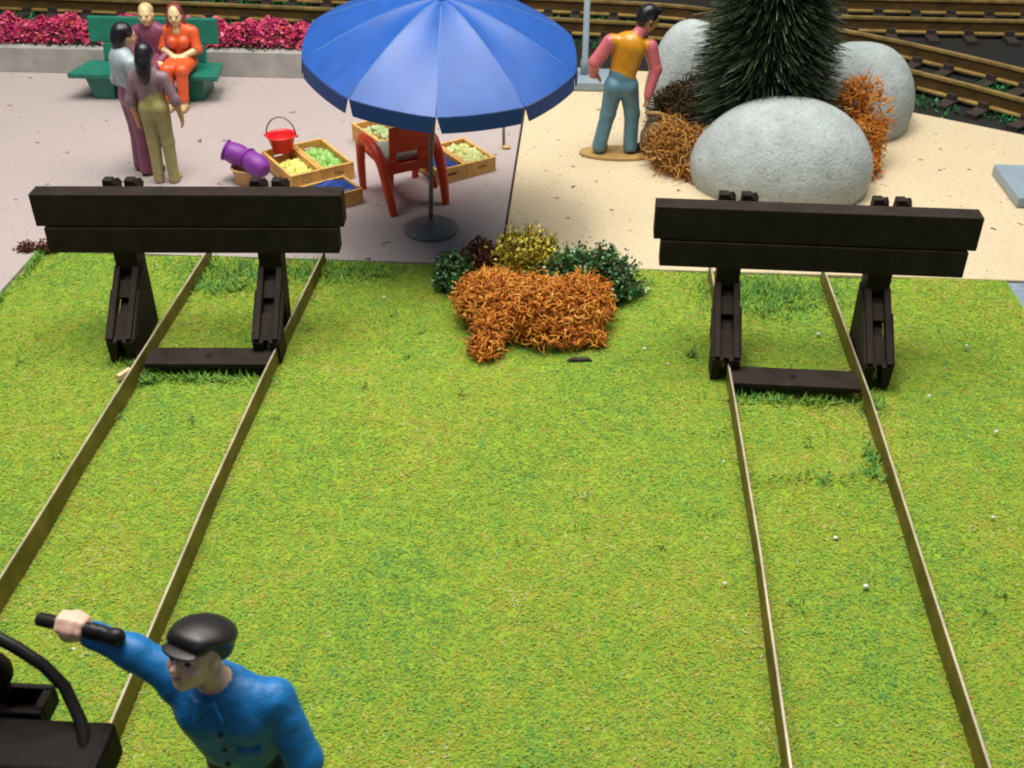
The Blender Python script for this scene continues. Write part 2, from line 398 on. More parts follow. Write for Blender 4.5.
# longer ragged tufts by the lawn edge and the buffer feet
def tufts(spots, name):
    P = []; D = []; W = []; LL = []; T = []
    for (cx, cy, rx, ry, k) in spots:
        x = cx+rx*rng.standard_normal(k)*.5; y = cy+ry*rng.standard_normal(k)*.5
        y = np.minimum(y, 8.36); a = rng.random(k)*2*PI; e = np.radians(15+55*rng.random(k)); 
        P.append(np.stack([x, y, undulate(x, y)+.03*rng.random(k)], -1)); D.append(np.stack([np.cos(a)*np.cos(e), np.sin(a)*np.cos(e), np.sin(e)], -1))
        W.append(np.stack([-np.sin(a), np.cos(a), 0*a], -1)*.006); LL.append(.035+.05*rng.random(k)); T.append(np.clip(.24+.2*rng.standard_normal(k), 0, 1))
    return tag(blades(np.concatenate(P), np.concatenate(D), np.concatenate(W), np.concatenate(LL), np.concatenate(T), name, M['grass']), kind='stuff')
tufts([(rnd.uniform(-4.6,3.5), rnd.uniform(3,8.2), .05, .04, 8) for _ in range(45)]+[(-2.7,8.15,.75,.22,1500),(-2.9,7.85,.4,.15,500),(-2.1,8.2,.3,.2,400),(1.6,8.1,.6,.25,1600),(1.5,7.8,.5,.2,500),(-3.2,6.68,.12,.1,220),(-3.08,6.5,.1,.08,200),(-2.7,6.5,.5,.06,260),
       (1.6,6.5,.5,.06,260),(2.12,6.5,.1,.1,120),(-1.7,8.2,.3,.15,300),(.9,7.05,.05,.05,60),(2.0,5.85,.05,.2,120),(1.60,5.60,.42,.07,70),(1.97,5.66,.05,.06,50),(-4.68,8.2,.04,.3,160),(-4.69,7.4,.03,.5,160)], 'long_grass')

# ================================================================== front tracks
def rail_parts(par, pts):
    """flat sided rail: weathered web with a thin polished head"""
    web = MB(); top = MB()
    for (mb, w, z0, z1) in ((web, .017, -.12, .128), (top, .012, .128, .133)):
        L = []; R = []
        for i, (x, y) in enumerate(pts):
            L.append((x-w/2, y)); R.append((x+w/2, y))
        mb.prism([*R, *L[::-1]], z0, z1)
    r = web.build('rail', M['rail_side'], par); top.build('rail_head', M['rail_top'], r)
t = thing('siding_track', (0,0,0), 'thin half buried rails leading to the buffer stop near the parasol and crates', 'track', 'grass covered sidings')
rail_parts(t, [(-3.15,.6),(-3.152,4.9),(-3.162,6.5),(-3.155,8.34)]); rail_parts(t, [(-2.14,.6),(-2.17,3.3),(-2.20,5.0),(-2.195,6.4),(-2.155,8.32)])
t = thing('siding_track', (0,0,0), 'thin half buried rails leading to the buffer stop before the big boulder', 'track', 'grass covered sidings')
rail_parts(t, [(1.085,.6),(1.09,3.3),(1.126,4.8),(1.136,6.3),(1.135,8.32)]); rail_parts(t, [(2.01,.6),(2.017,3.37),(2.045,4.85),(2.062,5.62),(2.078,6.36),(2.071,8.3)])

# ================================================================== buffer stops
def buffer_stop(cx, cy, rz, label, px, bx=0.):
    r = thing('buffer_stop', (cx, cy, 0), label, 'buffer stop', 'black buffer stops', rz)
    MB().box(bx-1.135,bx+1.125,0,.155,.91,1.165).build('upper_beam', M['black'], r, bevel=.008)
    MB().box(bx-1.08,bx+1.075,-.012,.13,.70,.903).build('lower_beam', M['black'], r, bevel=.008)
    for e in (-1, 1):
        x = e*.54
        # upright behind the beams, tapering downward
        mb = MB()
        mb.hexa([(x-.065,.045,.02),(x+.065,.045,.02),(x+.065,.20,.02),(x-.065,.20,.02),(x-.075,.045,.699),(x+.075,.045,.699),(x+.075,.25,.699),(x-.075,.25,.699)])
        mb.box(x-.112,x+.112,.16,.25,.70,.93); mb.box(x-.085,x+.085,.018,.044,.54,.695)
        u = mb.build('upright', M['black'], r, bevel=.006)
        # twin lugs with nuts sticking up behind the upper beam
        for q in (-.075, .085):
            l = MB().hexa([(x+q-.045,.16,.9),(x+q+.045,.16,.9),(x+q+.045,.30,.9),(x+q-.045,.30,.9),(x+q-.035,.17,1.20),(x+q+.035,.17,1.20),(x+q+.035,.25,1.20),(x+q-.035,.25,1.20)]).build('lug', M['black'], r, bevel=.008)
            MB().lathe([(.001,-.03),(.042,-.03),(.042,.03),(.001,.03)], 6, (x+q+.045,.22,1.155), (.8,-.35,.3)).build('nut', M['black'], l)
        # sloping front strut: a channel with two flanges, a slot and a forked foot
        a = V(x, -.42, .19); b = V(x, .03, .56); dd = unit(b-a); nn = V(0, -dd[2], dd[1]); 
        P = lambda s_, w, o: a+dd*s_+V(w,0,0)+nn*o
        def slab(mb, s0, s1, w0, w1, o0, o1):
            mb.hexa([P(s0,w0,o0),P(s0,w1,o0),P(s1,w1,o0),P(s1,w0,o0),P(s0,w0,o1),P(s0,w1,o1),P(s1,w1,o1),P(s1,w0,o1)])
        Ls = np.linalg.norm(b-a)
        mb = MB()
        slab(mb, 0, Ls, -.090, -.046, -.05, .035); slab(mb, 0, Ls, .046, .090, -.05, .035)      # flanges
        slab(mb, -.002, .40, -.108, -.089, -.06, .012); slab(mb, -.002, .40, .089, .108, -.06, .012)   # stepped lower cheeks
        slab(mb, .004, .22, -.047, .047, -.05, -.002); slab(mb, .34, Ls-.10, -.047, .047, -.05, -.006)  # web with slot between
        slab(mb, .0, Ls-.02, -.047, .047, -.075, -.055)
        st = mb.build('strut', M['black'], r, bevel=.005)
        for k in (-1, 1):      # forked foot astride the rail
            MB().hexa([(x+k*.072-.026,-.42,.0),(x+k*.072+.026,-.42,.0),(x+k*.074+.028,-.24,.0),(x+k*.074-.028,-.24,.0),
                       (x+k*.060-.040,-.44,.185),(x+k*.060+.040,-.44,.185),(x+k*.060+.040,-.22,.30),(x+k*.060-.040,-.22,.30)]).build('foot', M['black'], st, bevel=.005)
        # side gusset between strut and upright
        MB().prism_x([(-.36,.02),(.16,.02),(.16,.55),(.02,.52),(-.10,.40),(-.22,.29),(-.29,.20)], x-e*.085-.016, x-e*.085+.016).build('gusset', M['black'], r, bevel=.004)
    tp = MB().box(px-.455,px+.455,-.60,-.375,.065,.105).build('tie_plate', M['black'], r, bevel=.006)
    MB().lathe([(.001,0),(.022,0),(.020,.004),(.001,.003)], 10, (px,-.49,.105)).build('hole_disc', M['loco'], tp)  # dark disc laid on the plate to stand in for its hole
    return r
buffer_stop(-2.82, 7.14, math.radians(3.4), 'black buffer stop on the siding beside the parasol and the crates', .125)
buffer_stop(1.66, 7.14, math.radians(-1.2), 'black buffer stop on the siding in front of the big round boulder', -.06, .03)

# ================================================================== parasol
def parasol():
    r = thing('parasol', (-1.325,9.03,0), 'big blue ten panel parasol leaning towards the lawn on a thin grey pole', 'parasol')
    MB().lathe([(.24,0),(.25,.02),(.245,.035),(.20,.05),(.05,.062),(.03,.10),(.001,.10)], 40).build('base_plate', M['grey_metal'], r, True, bevel=.004)
    top = V(.155, -.03, 1.687)
    MB().tube([(0,0,.03),(.035,0,.8),tuple(top+V(.05,-.04,.42))], .021, 14).build('pole', M['grey_metal'], r, True)
    tilt = Matrix.Rotation(math.radians(4), 4, 'Y') @ Matrix.Rotation(math.radians(8.84), 4, 'X')
    cz = Vector(top); A = lambda p: tuple(cz+(tilt @ Vector(p)))
    R = 1.139; H = .42; N = 10; K = 8; Q = 12; th0 = math.radians(-90+5.1)
    def pt(rr, ang):
        ph = ((ang-th0)/(2*PI/N)) % 1.; f = math.sin(PI*ph)**.9
        rad = R*(1-.022*f*rr)
        h = H*(1-rr**1.65)
        h += -.022*f*math.sin(PI*min(1, rr*1.02))*1.1 
        return (rad*rr*math.cos(ang), rad*rr*math.sin(ang), h)
    mb = MB(); vs = []; fs = []; na = N*K
    for i in range(Q+1):
        for k in range(na): vs.append(A(pt(max(.02, i/Q), th0+2*PI*k/na)))
    for i in range(Q):
        for k in range(na): fs.append((i*na+k, (i+1)*na+k, (i+1)*na+(k+1) % na, i*na+(k+1) % na))
    mb.add(vs, fs); can = mb.build('canopy', M['blue'], r, False, solid=.010); es = can.modifiers.new('Split', 'EDGE_SPLIT'); es.split_angle = math.radians(50)
    # smooth inside a panel, crisp along the ribs
    me = can.data; me.polygons.foreach_set('use_smooth', [True]*len(me.polygons))
    at = me.attributes.new('sharp_edge', 'BOOLEAN', 'EDGE'); fl = []
    for e in me.edges:
        a, b = e.vertices; fl.append(a % na == b % na and (a % na) % K == 0)
    at.data.foreach_set('value', fl)
    MB().lathe([(.001,.0),(.05,.0),(.045,.03),(.02,.06),(.001,.065)], 16, A((0,0,H-.004)), tuple(tilt.to_3x3() @ Vector((0,0,1)))).build('finial', M['blue'], r, True)
    for j in range(N):
        vs = []; fs = []; W = 8
        for i in range(W+1):
            u = i/W; 
            for z in (0, 1):
                uu = u if z == 0 else .045+.91*u
                x, y, h = pt(1, th0+2*PI*(j+.012+.976*uu)/N)
                wp = Vector(A((x*1.004, y*1.004, h-.002))); ax = Vector(A((0,0,0)))
                o = (wp-ax); o.z = 0; o.normalize()
                if z: wp = wp+Vector((0,0,-.118))+o*.012
                vs.append(tuple(wp))
        for i in range(W): fs.append((2*i, 2*i+2, 2*i+3, 2*i+1))
        MB().add(vs, fs).build('valance', M['blue_shaded'], r, False, solid=.010)
        a = th0+2*PI*j/N
        x, y, h = pt(.97, a)
        MB().tube([A(tuple(V(*pt(t_, a))+V(0,0,.004))) for t_ in np.linspace(.12, .995, 9)], .0045, 6).build('seam', M['seam'], r, True)
        MB().tube([A((x*.06,y*.06,H-.06)), A((x*.5,y*.5,pt(.5,a)[2]-.028)), A((x,y,h-.022))], .009, 6).build('rib', M['blue_shaded'], r, True)
    return r
parasol()

# ================================================================== crates, vegetables, bucket, pots
def crate(c, rz, w, l, h, label, group='wooden crates on the patio'):
    r = thing('wooden_crate', (c[0], c[1], .002), label, 'crate', group, rz)
    t = .028
    MB().box(-w/2+t,w/2-t,-l/2+t,l/2-t,.012,.03).build('bottom', M['wood'], r)
    for e in (-1, 1):
        y0, y1 = (e*l/2, e*l/2-e*t) if e < 0 else (e*l/2-t, e*l/2)
        mb = MB()                       # end board with a hand slot
        mb.box(-w/2,w/2,y0,y1,.0,h*.46); mb.box(-w/2,w/2,y0,y1,h*.62,h)
        mb.box(-w/2,-w*.16,y0,y1,h*.46,h*.62); mb.box(w*.16,w/2,y0,y1,h*.46,h*.62)
        mb.build('end_board', M['wood'], r)
        x0, x1 = (-w/2, -w/2+t) if e < 0 else (w/2-t, w/2)
        mb = MB(); mb.box(x0,x1,-l/2+t+.001,l/2-t-.001,.02,h*.44); mb.box(x0,x1,-l/2+t+.001,l/2-t-.001,h*.54,h*.97)
        mb.build('side_slats', M['wood'], r)
    return r
def heap(c, rz, w, l, z, name, label, cat, stops, n, size, long=1., tilt=0.):
    """loose produce lying in a crate"""
    mb = MB(); tone = []
    for i in range(n):
        u, v = rnd.uniform(-.46,.46)*w, rnd.uniform(-.46,.46)*l
        s_ = size*rnd.uniform(.7,1.3); x = c[0]+u*math.cos(rz)-v*math.sin(rz); y = c[1]+u*math.sin(rz)+v*math.cos(rz)
        hz = z+.05*(1-(abs(u)/(.5*w))**2)*(1-(abs(v)/(.5*l))**2)*1.2
        b = MB().ball((0,0,0), (s_*long, s_, s_*.8), 7, 5); a = rnd.uniform(0, PI); R = Matrix.Rotation(a, 3, 'Z') @ Matrix.Rotation(rnd.uniform(-.5,.5), 3, 'Y')
        mb.add([tuple(R @ Vector(p)+Vector((x,y,hz+rnd.uniform(-.02,.02)))) for p in b.v], b.f); tone += [rnd.random()]*len(b.f)
    mb.box(0,0,0,0,0,0) if False else None
    me = bpy.data.meshes.new(name); me.from_pydata(mb.v, [], mb.f); me.update()
    at = me.attributes.new('tone', 'FLOAT', 'FACE'); at.data.foreach_set('value', tone)
    return tag(link(name, me, tone_mat(label, stops, .55, .4), smooth=True), label, cat, kind='stuff')
YEL = [(0,(.42,.44,.10)),(.5,(.66,.62,.12)),(1,(.74,.72,.32))]
GRN = [(0,(.12,.32,.05)),(.5,(.24,.50,.10)),(1,(.40,.56,.20))]
YGR = [(0,(.36,.42,.10)),(.5,(.62,.64,.24)),(1,(.66,.68,.40))]
# left group: two crates side by side and one in front
a1 = math.radians(36)
def along(p, a, u, v): return (p[0]+u*math.cos(a)-v*math.sin(a), p[1]+u*math.sin(a)+v*math.cos(a))
front = (-2.766, 9.739)       # nearest corner of the pair
cA = along(front, a1, .165, .38); cB = along(front, a1, .50, .38)
crate(cA, a1, .33, .76, .17, 'wooden crate of yellow produce with the red bucket standing in its far end')
crate(cB, a1, .33, .76, .17, 'wooden crate of green produce beside the yellow one, nearer the red chair')
pa = along(front, a1, .165, .30); pb = along(front, a1, .50, .38)
heap(pa, a1, .26, .46, .075, 'yellow_produce', 'yellow produce heaped in the crate below the red bucket', 'produce', YEL, 90, .026, 1.3)
heap(pb, a1, .26, .64, .075, 'green_produce', 'bright green produce heaped in the crate beside the red chair', 'produce', GRN, 130, .026, 1.2)
a2 = math.radians(38)
cC = along((-2.05, 9.56), a2, -.30, .185)
crate(cC, a2, .62, .38, .15, 'low wooden crate with a blue sheet, partly behind the black buffer beam')
mb = MB()
for i in range(8):
    for k in range(6):
        pass
def cloth(c, rz, w, l, z, label):
    n_, m_ = 14, 10; vs = []; fs = []
    for i in range(n_+1):
        for k in range(m_+1):
            u, v = (i/n_-.5)*w, (k/m_-.5)*l
            x, y = along(c, rz, u, v); vs.append((x, y, z+.012*math.sin(9*u/w+3*v/l)+.010*math.sin(17*v/l+5*u/w)))
    for i in range(n_):
        for k in range(m_): fs.append((i*(m_+1)+k, (i+1)*(m_+1)+k, (i+1)*(m_+1)+k+1, i*(m_+1)+k+1))
    return tag(MB().add(vs, fs).build('blue_sheet', M['bluecloth'], None, True, solid=.014), label, 'sheet')
cloth(along(cC, a2, .10, .0), a2, .40, .31, .135, 'crumpled blue sheet in the low crate at the end of the buffer beam')
heap(along(cC, a2, -.20, .02), a2, .18, .28, .085, 'green_produce', 'green produce beside the blue sheet in the low crate', 'produce', GRN, 50, .024, 1.2)
# right group
a3 = math.radians(36)
f3 = (-1.375, 10.01)
cD = along(f3, a3, .165, .31); cE = along(f3, a3, .50, .31)
crate(cD, a3, .33, .62, .15, 'wooden crate with a blue sheet right behind the parasol pole')
crate(cE, a3, .33, .62, .15, 'wooden crate of pale yellow green produce, right of the parasol pole')
cloth(along(cD, a3, 0, -.07), a3, .26, .42, .108, 'blue sheet lying in the crate right behind the parasol pole')
heap(along(cE, a3, 0, 0), a3, .26, .52, .085, 'pale_produce', 'pale yellow green produce heaped in the crate right of the parasol pole', 'produce', YGR, 120, .026, 1.6)
# crate beyond the chair, on another that lifts it
cF = (-2.10, 10.98)
crate(cF, math.radians(-52), .62, .36, .19, 'pale wooden crate standing beyond the red chair, under the parasol rim')
heap(cF, math.radians(-52), .50, .26, .11, 'green_produce', 'pale green produce in the crate beyond the red chair', 'produce', [(0,(.25,.36,.12)),(1,(.55,.62,.35))], 70, .024, 1.2)

def bucket():
    c = along(front, a1, .19, .66)
    r = thing('bucket', (c[0], c[1], .17), 'bright red bucket with a thin hoop handle, perched above the yellow produce', 'bucket'); r.scale = (1,1,.8)
    MB().lathe([(.001,0),(.095,0),(.14,.20),(.155,.205),(.155,.215),(.135,.213),(.128,.19),(.088,.02),(.001,.02)], 28).build('pail', M['bucket'], r, True)
    MB().tube([(.150*math.cos(t), .02*math.sin(t), .205+.225*math.sin(t)) for t in np.linspace(0, PI, 20)], .0075, 8).build('handle', M['wire'], r, True)
    for e in (-1, 1): MB().ball((e*.158,0,.20), .02, 10, 6).build('handle_lug', M['bucket'], r, True)
bucket()
def pot(c, ax, s, label):
    r = thing('pot', c, label, 'pot', 'purple pots on the tan tub')
    a = unit(ax)
    MB().lathe([(.001,-.15*s),(.075*s,-.145*s),(.10*s,-.12*s),(.135*s,-.04*s),(.140*s,.03*s),(.128*s,.10*s),(.118*s,.16*s),(.104*s,.16*s),(.10*s,.10*s),(.001,.06*s)], 24, (0,0,0), a).build('pot_body', M['purple'], r, True)
    MB().lathe([(.128*s,.150*s),(.138*s,.158*s),(.134*s,.172*s),(.115*s,.172*s),(.112*s,.158*s)], 24, (0,0,0), a).build('rim', M['purple'], r, True)
r = thing('tub', (-3.27,9.98,0), 'low tan tub half hidden behind the buffer beam, holding the purple pots', 'tub')
MB().lathe([(.001,0),(.12,0),(.145,.15),(.155,.155),(.155,.165),(.135,.163),(.13,.14),(.001,.12)], 28).build('shell', M['tan'], r, True, loc=(0,0,.001))
pot((-3.34,10.0,.27), (-.90,.10,.35), .80, 'purple pot tipped to the left, its dark mouth facing away from the crates')
pot((-3.13,9.88,.22), (-.75,.45,.30), .82, 'purple pot lying lower against the crates, its base towards the yellow produce')

# ================================================================== red chair
def red_chair():
    r = thing('garden_chair', (-1.72,9.82,0), 'red plastic garden armchair with rounded arms, its back to the lawn', 'chair', None, math.radians(33))
    B = M['red']
    hw, hd = .24, .27
    # local: back of the chair at -y (towards the viewer), front at +y
    MB().hexa([(-hw,-hd,.34),(hw,-hd,.34),(hw,hd,.37),(-hw,hd,.37),(-hw,-hd,.385),(hw,-hd,.385),(hw,hd,.415),(-hw,hd,.415)]).build('seat', B, r, bevel=.012)
    mb = MB()
    yb = lambda z: -hd-.02-.12*(z-.36)
    def slab(x0, x1, z0, z1, t=.04): mb.hexa([(x0,yb(z0),z0),(x1,yb(z0),z0),(x1,yb(z0)+t,z0),(x0,yb(z0)+t,z0),(x0,yb(z1),z1),(x1,yb(z1),z1),(x1,yb(z1)+t,z1),(x0,yb(z1)+t,z1)])
    slab(-hw+.02,hw-.02,.54,.80); slab(-hw+.02,hw-.02,.33,.43); slab(-hw+.02,-hw+.10,.43,.54); slab(hw-.17,hw-.02,.43,.54)
    mb.build('backrest', B, r, bevel=.014)
    for e in (-1, 1):
        MB().tube([(e*(hw+.03),-hd-.17,.0),(e*(hw+.045),-hd-.11,.22),(e*(hw+.05),-hd-.02,.44),(e*(hw+.055),-hd+.10,.55),(e*(hw+.06),-.02,.585),(e*(hw+.06),.12,.575),(e*(hw+.055),.21,.50),(e*(hw+.05),.25,.30),(e*(hw+.04),.27,.0)],
                  [.036,.045,.052,.05,.05,.05,.047,.042,.034], 12).build('arm', B, r, True)
        MB().tube([(e*(hw-.05),-hd+.03,.36),(e*(hw-.02),-hd-.02,.20),(e*(hw-.01),-hd-.04,.12)], [.03,.028,.02], 8).build('brace', B, r, True)
    return r
red_chair()
c = MB()
vs = []; fs = []
mb = MB().hexa([(-.22,-.21,0),(.20,-.21,0),(.20,.20,0),(-.22,.20,0),(-.20,-.19,.09),(.18,-.19,.09),(.18,.18,.09),(-.20,.18,.09)])
k = mb.build('cushion', mat('grey green cushion', (.33,.36,.30), .8, .15, 9), None, True, bevel=.035, loc=(-1.72,9.82,.405)); k.rotation_euler = (0,0,math.radians(33))
tag(k, 'grey green cushion on the red garden chair', 'cushion')
mb = MB().tube([(0,0,0),(0,.01,.35)], .016, 8)
p_ = thing('garden_stake', (-.80,11.02,0), 'short grey stake standing beyond the parasol, near the board seam', 'stake')
mb.build('shaft', M['grey_metal'], p_, True); MB().ball((.03,-.03,.02), (.05,.03,.02), 10, 6).build('clod', M['tan'], p_, True)

# ================================================================== planter, flowers, bench
r = thing('planter_wall', (-7.5,13.06,0), 'low pale grey planter wall along the back of the patio', 'wall')
mb = MB(); mb.prism_x([(0,0),(.56,0),(.56,.32),(.50,.36),(.08,.36),(.03,.345),(.0,.30)], -6.6, 5.9)
mb.build('wall', M['kerb'], r, bevel=.006)
def leafcloud(n, sample, size, tonef, droop=0., aspect=.6, seed=1):
    g = np.random.default_rng(seed); P = sample(g, n)
    a = unit_rows(g.standard_normal((n,3))); b = unit_rows(np.cross(a, g.standard_normal((n,3))))
    s_ = size*(.6+.8*g.random(n))[:, None]
    vs = np.stack([P-a*s_, P-b*s_*aspect, P+a*s_, P+b*s_*aspect], 1).reshape(-1, 3)
    return vs, np.arange(4*n).reshape(-1, 4), tonef(g, P)
def unit_rows(a): return a/np.linalg.norm(a, axis=1)[:, None]
M['blossom'] = tone_mat('pink red blossoms', [(0,(.15,.008,.07)),(.3,(.46,.020,.13)),(.6,(.64,.06,.17)),(.82,(.68,.10,.07)),(1,(.78,.26,.42))], .6, .3)
M['dark_leaf'] = tone_mat('dark leaves', [(0,(.008,.014,.008)),(.6,(.02,.045,.015)),(1,(.05,.07,.03))], .7, .2)
r = thing('flower_hedge', (-7.5,13.34,.33), 'dense hedge of pink and red blossoms growing in the grey planter', 'flower bed'); r.scale = (1,.9,.72)
def hs(g, n):
    x = -6.5+12.3*g.random(n); t_ = g.random(n)*PI; rad = .85+.25*g.random(n)
    bumps = 1+.16*np.sin(x*7.3)+.12*np.sin(x*17+1)+.1*np.sin(x*31+2)
    return np.stack([x, -.27*np.cos(t_)*rad*(.9+.1*bumps), .04+.30*np.sin(t_)*rad*bumps], -1)
vs, fs, tn = leafcloud(26000, hs, .030, lambda g, P: np.clip(.5+.27*g.standard_normal(len(P))+.12*np.sin(P[:,0]*23)+.1*np.sin(P[:,0]*51+P[:,2]*40), 0, 1))
link('blossoms', fast_mesh('blossoms', vs, fs, tn), M['blossom'], r)
def hs2(g, n):
    x = -6.5+12.3*g.random(n); t_ = g.random(n)*PI; rad = .75*np.sqrt(g.random(n))
    q = np.stack([x, -.29*np.cos(t_)*rad, .0+.28*np.sin(t_)*rad], -1); lowm = g.random(n) < .45
    q[lowm, 1] = -.28+.1*g.random(lowm.sum()); q[lowm, 2] = .07*g.random(lowm.sum()); return q
vs, fs, tn = leafcloud(12000, hs2, .034, lambda g, P: g.random(len(P)), seed=2)
link('foliage', fast_mesh('foliage', vs, fs, tn), M['dark_leaf'], r)

def bench():
    r = thing('park_bench', (-5.03,12.34,0), 'teal green bench with two seated figures, against the planter', 'bench')
    B = M['bench']
    MB().hexa([(-.88,-.25,.27),(.88,-.25,.27),(.80,.26,.27),(-.80,.26,.27),(-.88,-.25,.33),(.88,-.25,.33),(.80,.26,.33),(-.80,.26,.33)]).build('seat', B, r, bevel=.012)
    MB().hexa([(-.77,.28,.53),(.77,.28,.53),(.77,.34,.53),(-.77,.34,.53),(-.77,.33,.81),(.77,.33,.81),(.77,.40,.81),(-.77,.40,.81)]).build('backrest', B, r, bevel=.012)
    for e in (-1, 1):
        x = e*.53
        MB().hexa([(x-.12,-.15,0),(x+.12,-.15,0),(x+.11,.30,0),(x-.11,.30,0),(x-.17,-.20,.27),(x+.17,-.20,.27),(x+.15,.24,.27),(x-.15,.24,.27)]).build('leg', B, r, bevel=.012)
        MB().hexa([(x-.08,.22,.331),(x+.08,.22,.331),(x+.08,.29,.331),(x-.08,.29,.331),(x-.08,.26,.529),(x+.08,.26,.529),(x+.08,.33,.529),(x-.08,.33,.529)]).build('back_support', B, r, bevel=.008)
bench()

# ================================================================== lamp posts
def lamp_post(c, rz, label, w=.62, l=.62, px=0., py=0., ph=3.2, r_=.045):
    r = thing('lamp_post', (c[0], c[1], .006), label, 'lamp post', None, rz)
    MB().box(-w/2,w/2,-l/2,l/2,0,.11).build('base', M['lamp_grey'], r, bevel=.018)
    MB().tube([(px,py,.10),(px,py,.28),(px,py,.30),(px,py,ph)], [r_*1.35,r_*1.35,r_,r_*.85], 14).build('pole', M['lamp_grey'], r, True)
    MB().tube([(px,py,ph-.02),(px,py,ph+.08)], [.11,.05], 14).build('lamp_bracket', M['lamp_grey'], r, True)
    MB().ball((px,py,ph+.26), (.19,.19,.20), 18, 12).build('lamp_globe', mat('milky globe', (.8,.8,.76), .25), r, True)
lamp_post((.06,13.06), 0, 'slim grey lamp post on a square base behind the standing man', .70, .52, -.03, .04, 3.0, .038)
lamp_post((4.52,10.24), 0, 'grey lamp post on a square slab at the right edge of the sand', .74, .80, .06, .10, 3.0, .06)

# ================================================================== boulders
def boulder(c, r3, seed, label, rot=(0,0,0)):
    bm = bmesh.new(); bmesh.ops.create_icosphere(bm, subdivisions=5, radius=1)
    from mathutils import noise
    R = Matrix.Rotation(rot[2], 3, 'Z') @ Matrix.Rotation(rot[1], 3, 'Y') @ Matrix.Rotation(rot[0], 3, 'X')
    for v in bm.verts:
        n_ = noise.noise(v.co*1.1+Vector((seed, 0, 0)))*.06+noise.noise(v.co*9+Vector((seed,3,1)))*.004
        q = v.co*(1+n_); q = Vector((q.x*r3[0], q.y*r3[1], q.z*r3[2])); v.co = R @ q
    me = bpy.data.meshes.new('boulder'); bm.to_mesh(me); bm.free()
    o = link('boulder', me, M['stone'], None, True, loc=c); return tag(o, label, 'boulder', 'grey boulders around the conifer')
M['stone'] = mat('pale grey stone', (.37,.415,.42), .8, .14, 5, .6, 30, spec=.3, speck=(.27,.30,.29), speck_scale=24, speck_amt=.36)
boulder((1.985,10.30,.20), (.87,.74,.645), 1.7, 'large egg shaped pale grey boulder right behind the buffer stop, in front of the conifer')
boulder((2.98,11.92,.26), (.66,.60,.64), 5.1, 'round pale grey boulder right of the conifer, beside the curved rails', (0,.15,0))
boulder((1.16,11.88,.42), (.46,.45,.72), 9.3, 'tall pale grey boulder between the standing man and the conifer', (0,.08,0))

# ================================================================== conifer (bottle brush)
def conifer():
    r = thing('conifer', (1.86,11.05,0), 'dark green bottle brush conifer growing between three boulders', 'tree')
    MB().tube([(0,0,-.05),(0,0,1.2),(0,0,3.4)], [.05,.04,.012], 10).build('trunk', M['trunk'], r, True)
    g = np.random.default_rng(5); n = 42000; z = .12+3.2*g.random(n)**1.3; f = (z-.1)/3.35
    reach = .90*(1-f)**.40*(.74+.26*np.sin(z*23+g.random(n)*2)**2)*(.5+.5*g.random(n)**.6)
    reach = np.where(z < .30, reach*(.55+1.5*z), reach)
    az = g.random(n)*2*PI; dz = -.18*reach+.16*(g.random(n)-.5)*reach+np.where(f > .8, .2*(f-.8), 0)
    d = np.stack([np.cos(az), np.sin(az), np.zeros(n)], -1)
    st = .10+.55*g.random(n)*0
    a = np.stack([d[:,0]*.02, d[:,1]*.02, z], -1); start = reach*(.15+.45*g.random(n))
    a = a+d*start[:, None]; a[:, 2] += dz*.35
    tip = np.stack([d[:,0]*reach, d[:,1]*reach, z+dz], -1); tip += .03*g.standard_normal((n,3))
    sd = np.stack([-np.sin(az), np.cos(az), np.zeros(n)], -1); tw = g.random(n)*PI; up = np.stack([0*az, 0*az, np.ones(n)], -1)
    w = (sd*np.cos(tw)[:, None]+up*np.sin(tw)[:, None])*.0055
    tone_ = np.clip(g.random(n)**1.4, 0, 1)
    vs = np.stack([a-w, a+w, tip+w*.6, tip-w*.6], 1).reshape(-1, 3)
    m = tone_mat('conifer needles', [(0,(.006,.016,.010)),(.4,(.018,.045,.018)),(.7,(.06,.065,.020)),(.9,(.08,.12,.06)),(1,(.20,.25,.18))], .5, .4)
    link('crown', fast_mesh('crown', vs, np.arange(4*n).reshape(-1, 4), tone_), m, r)
conifer()

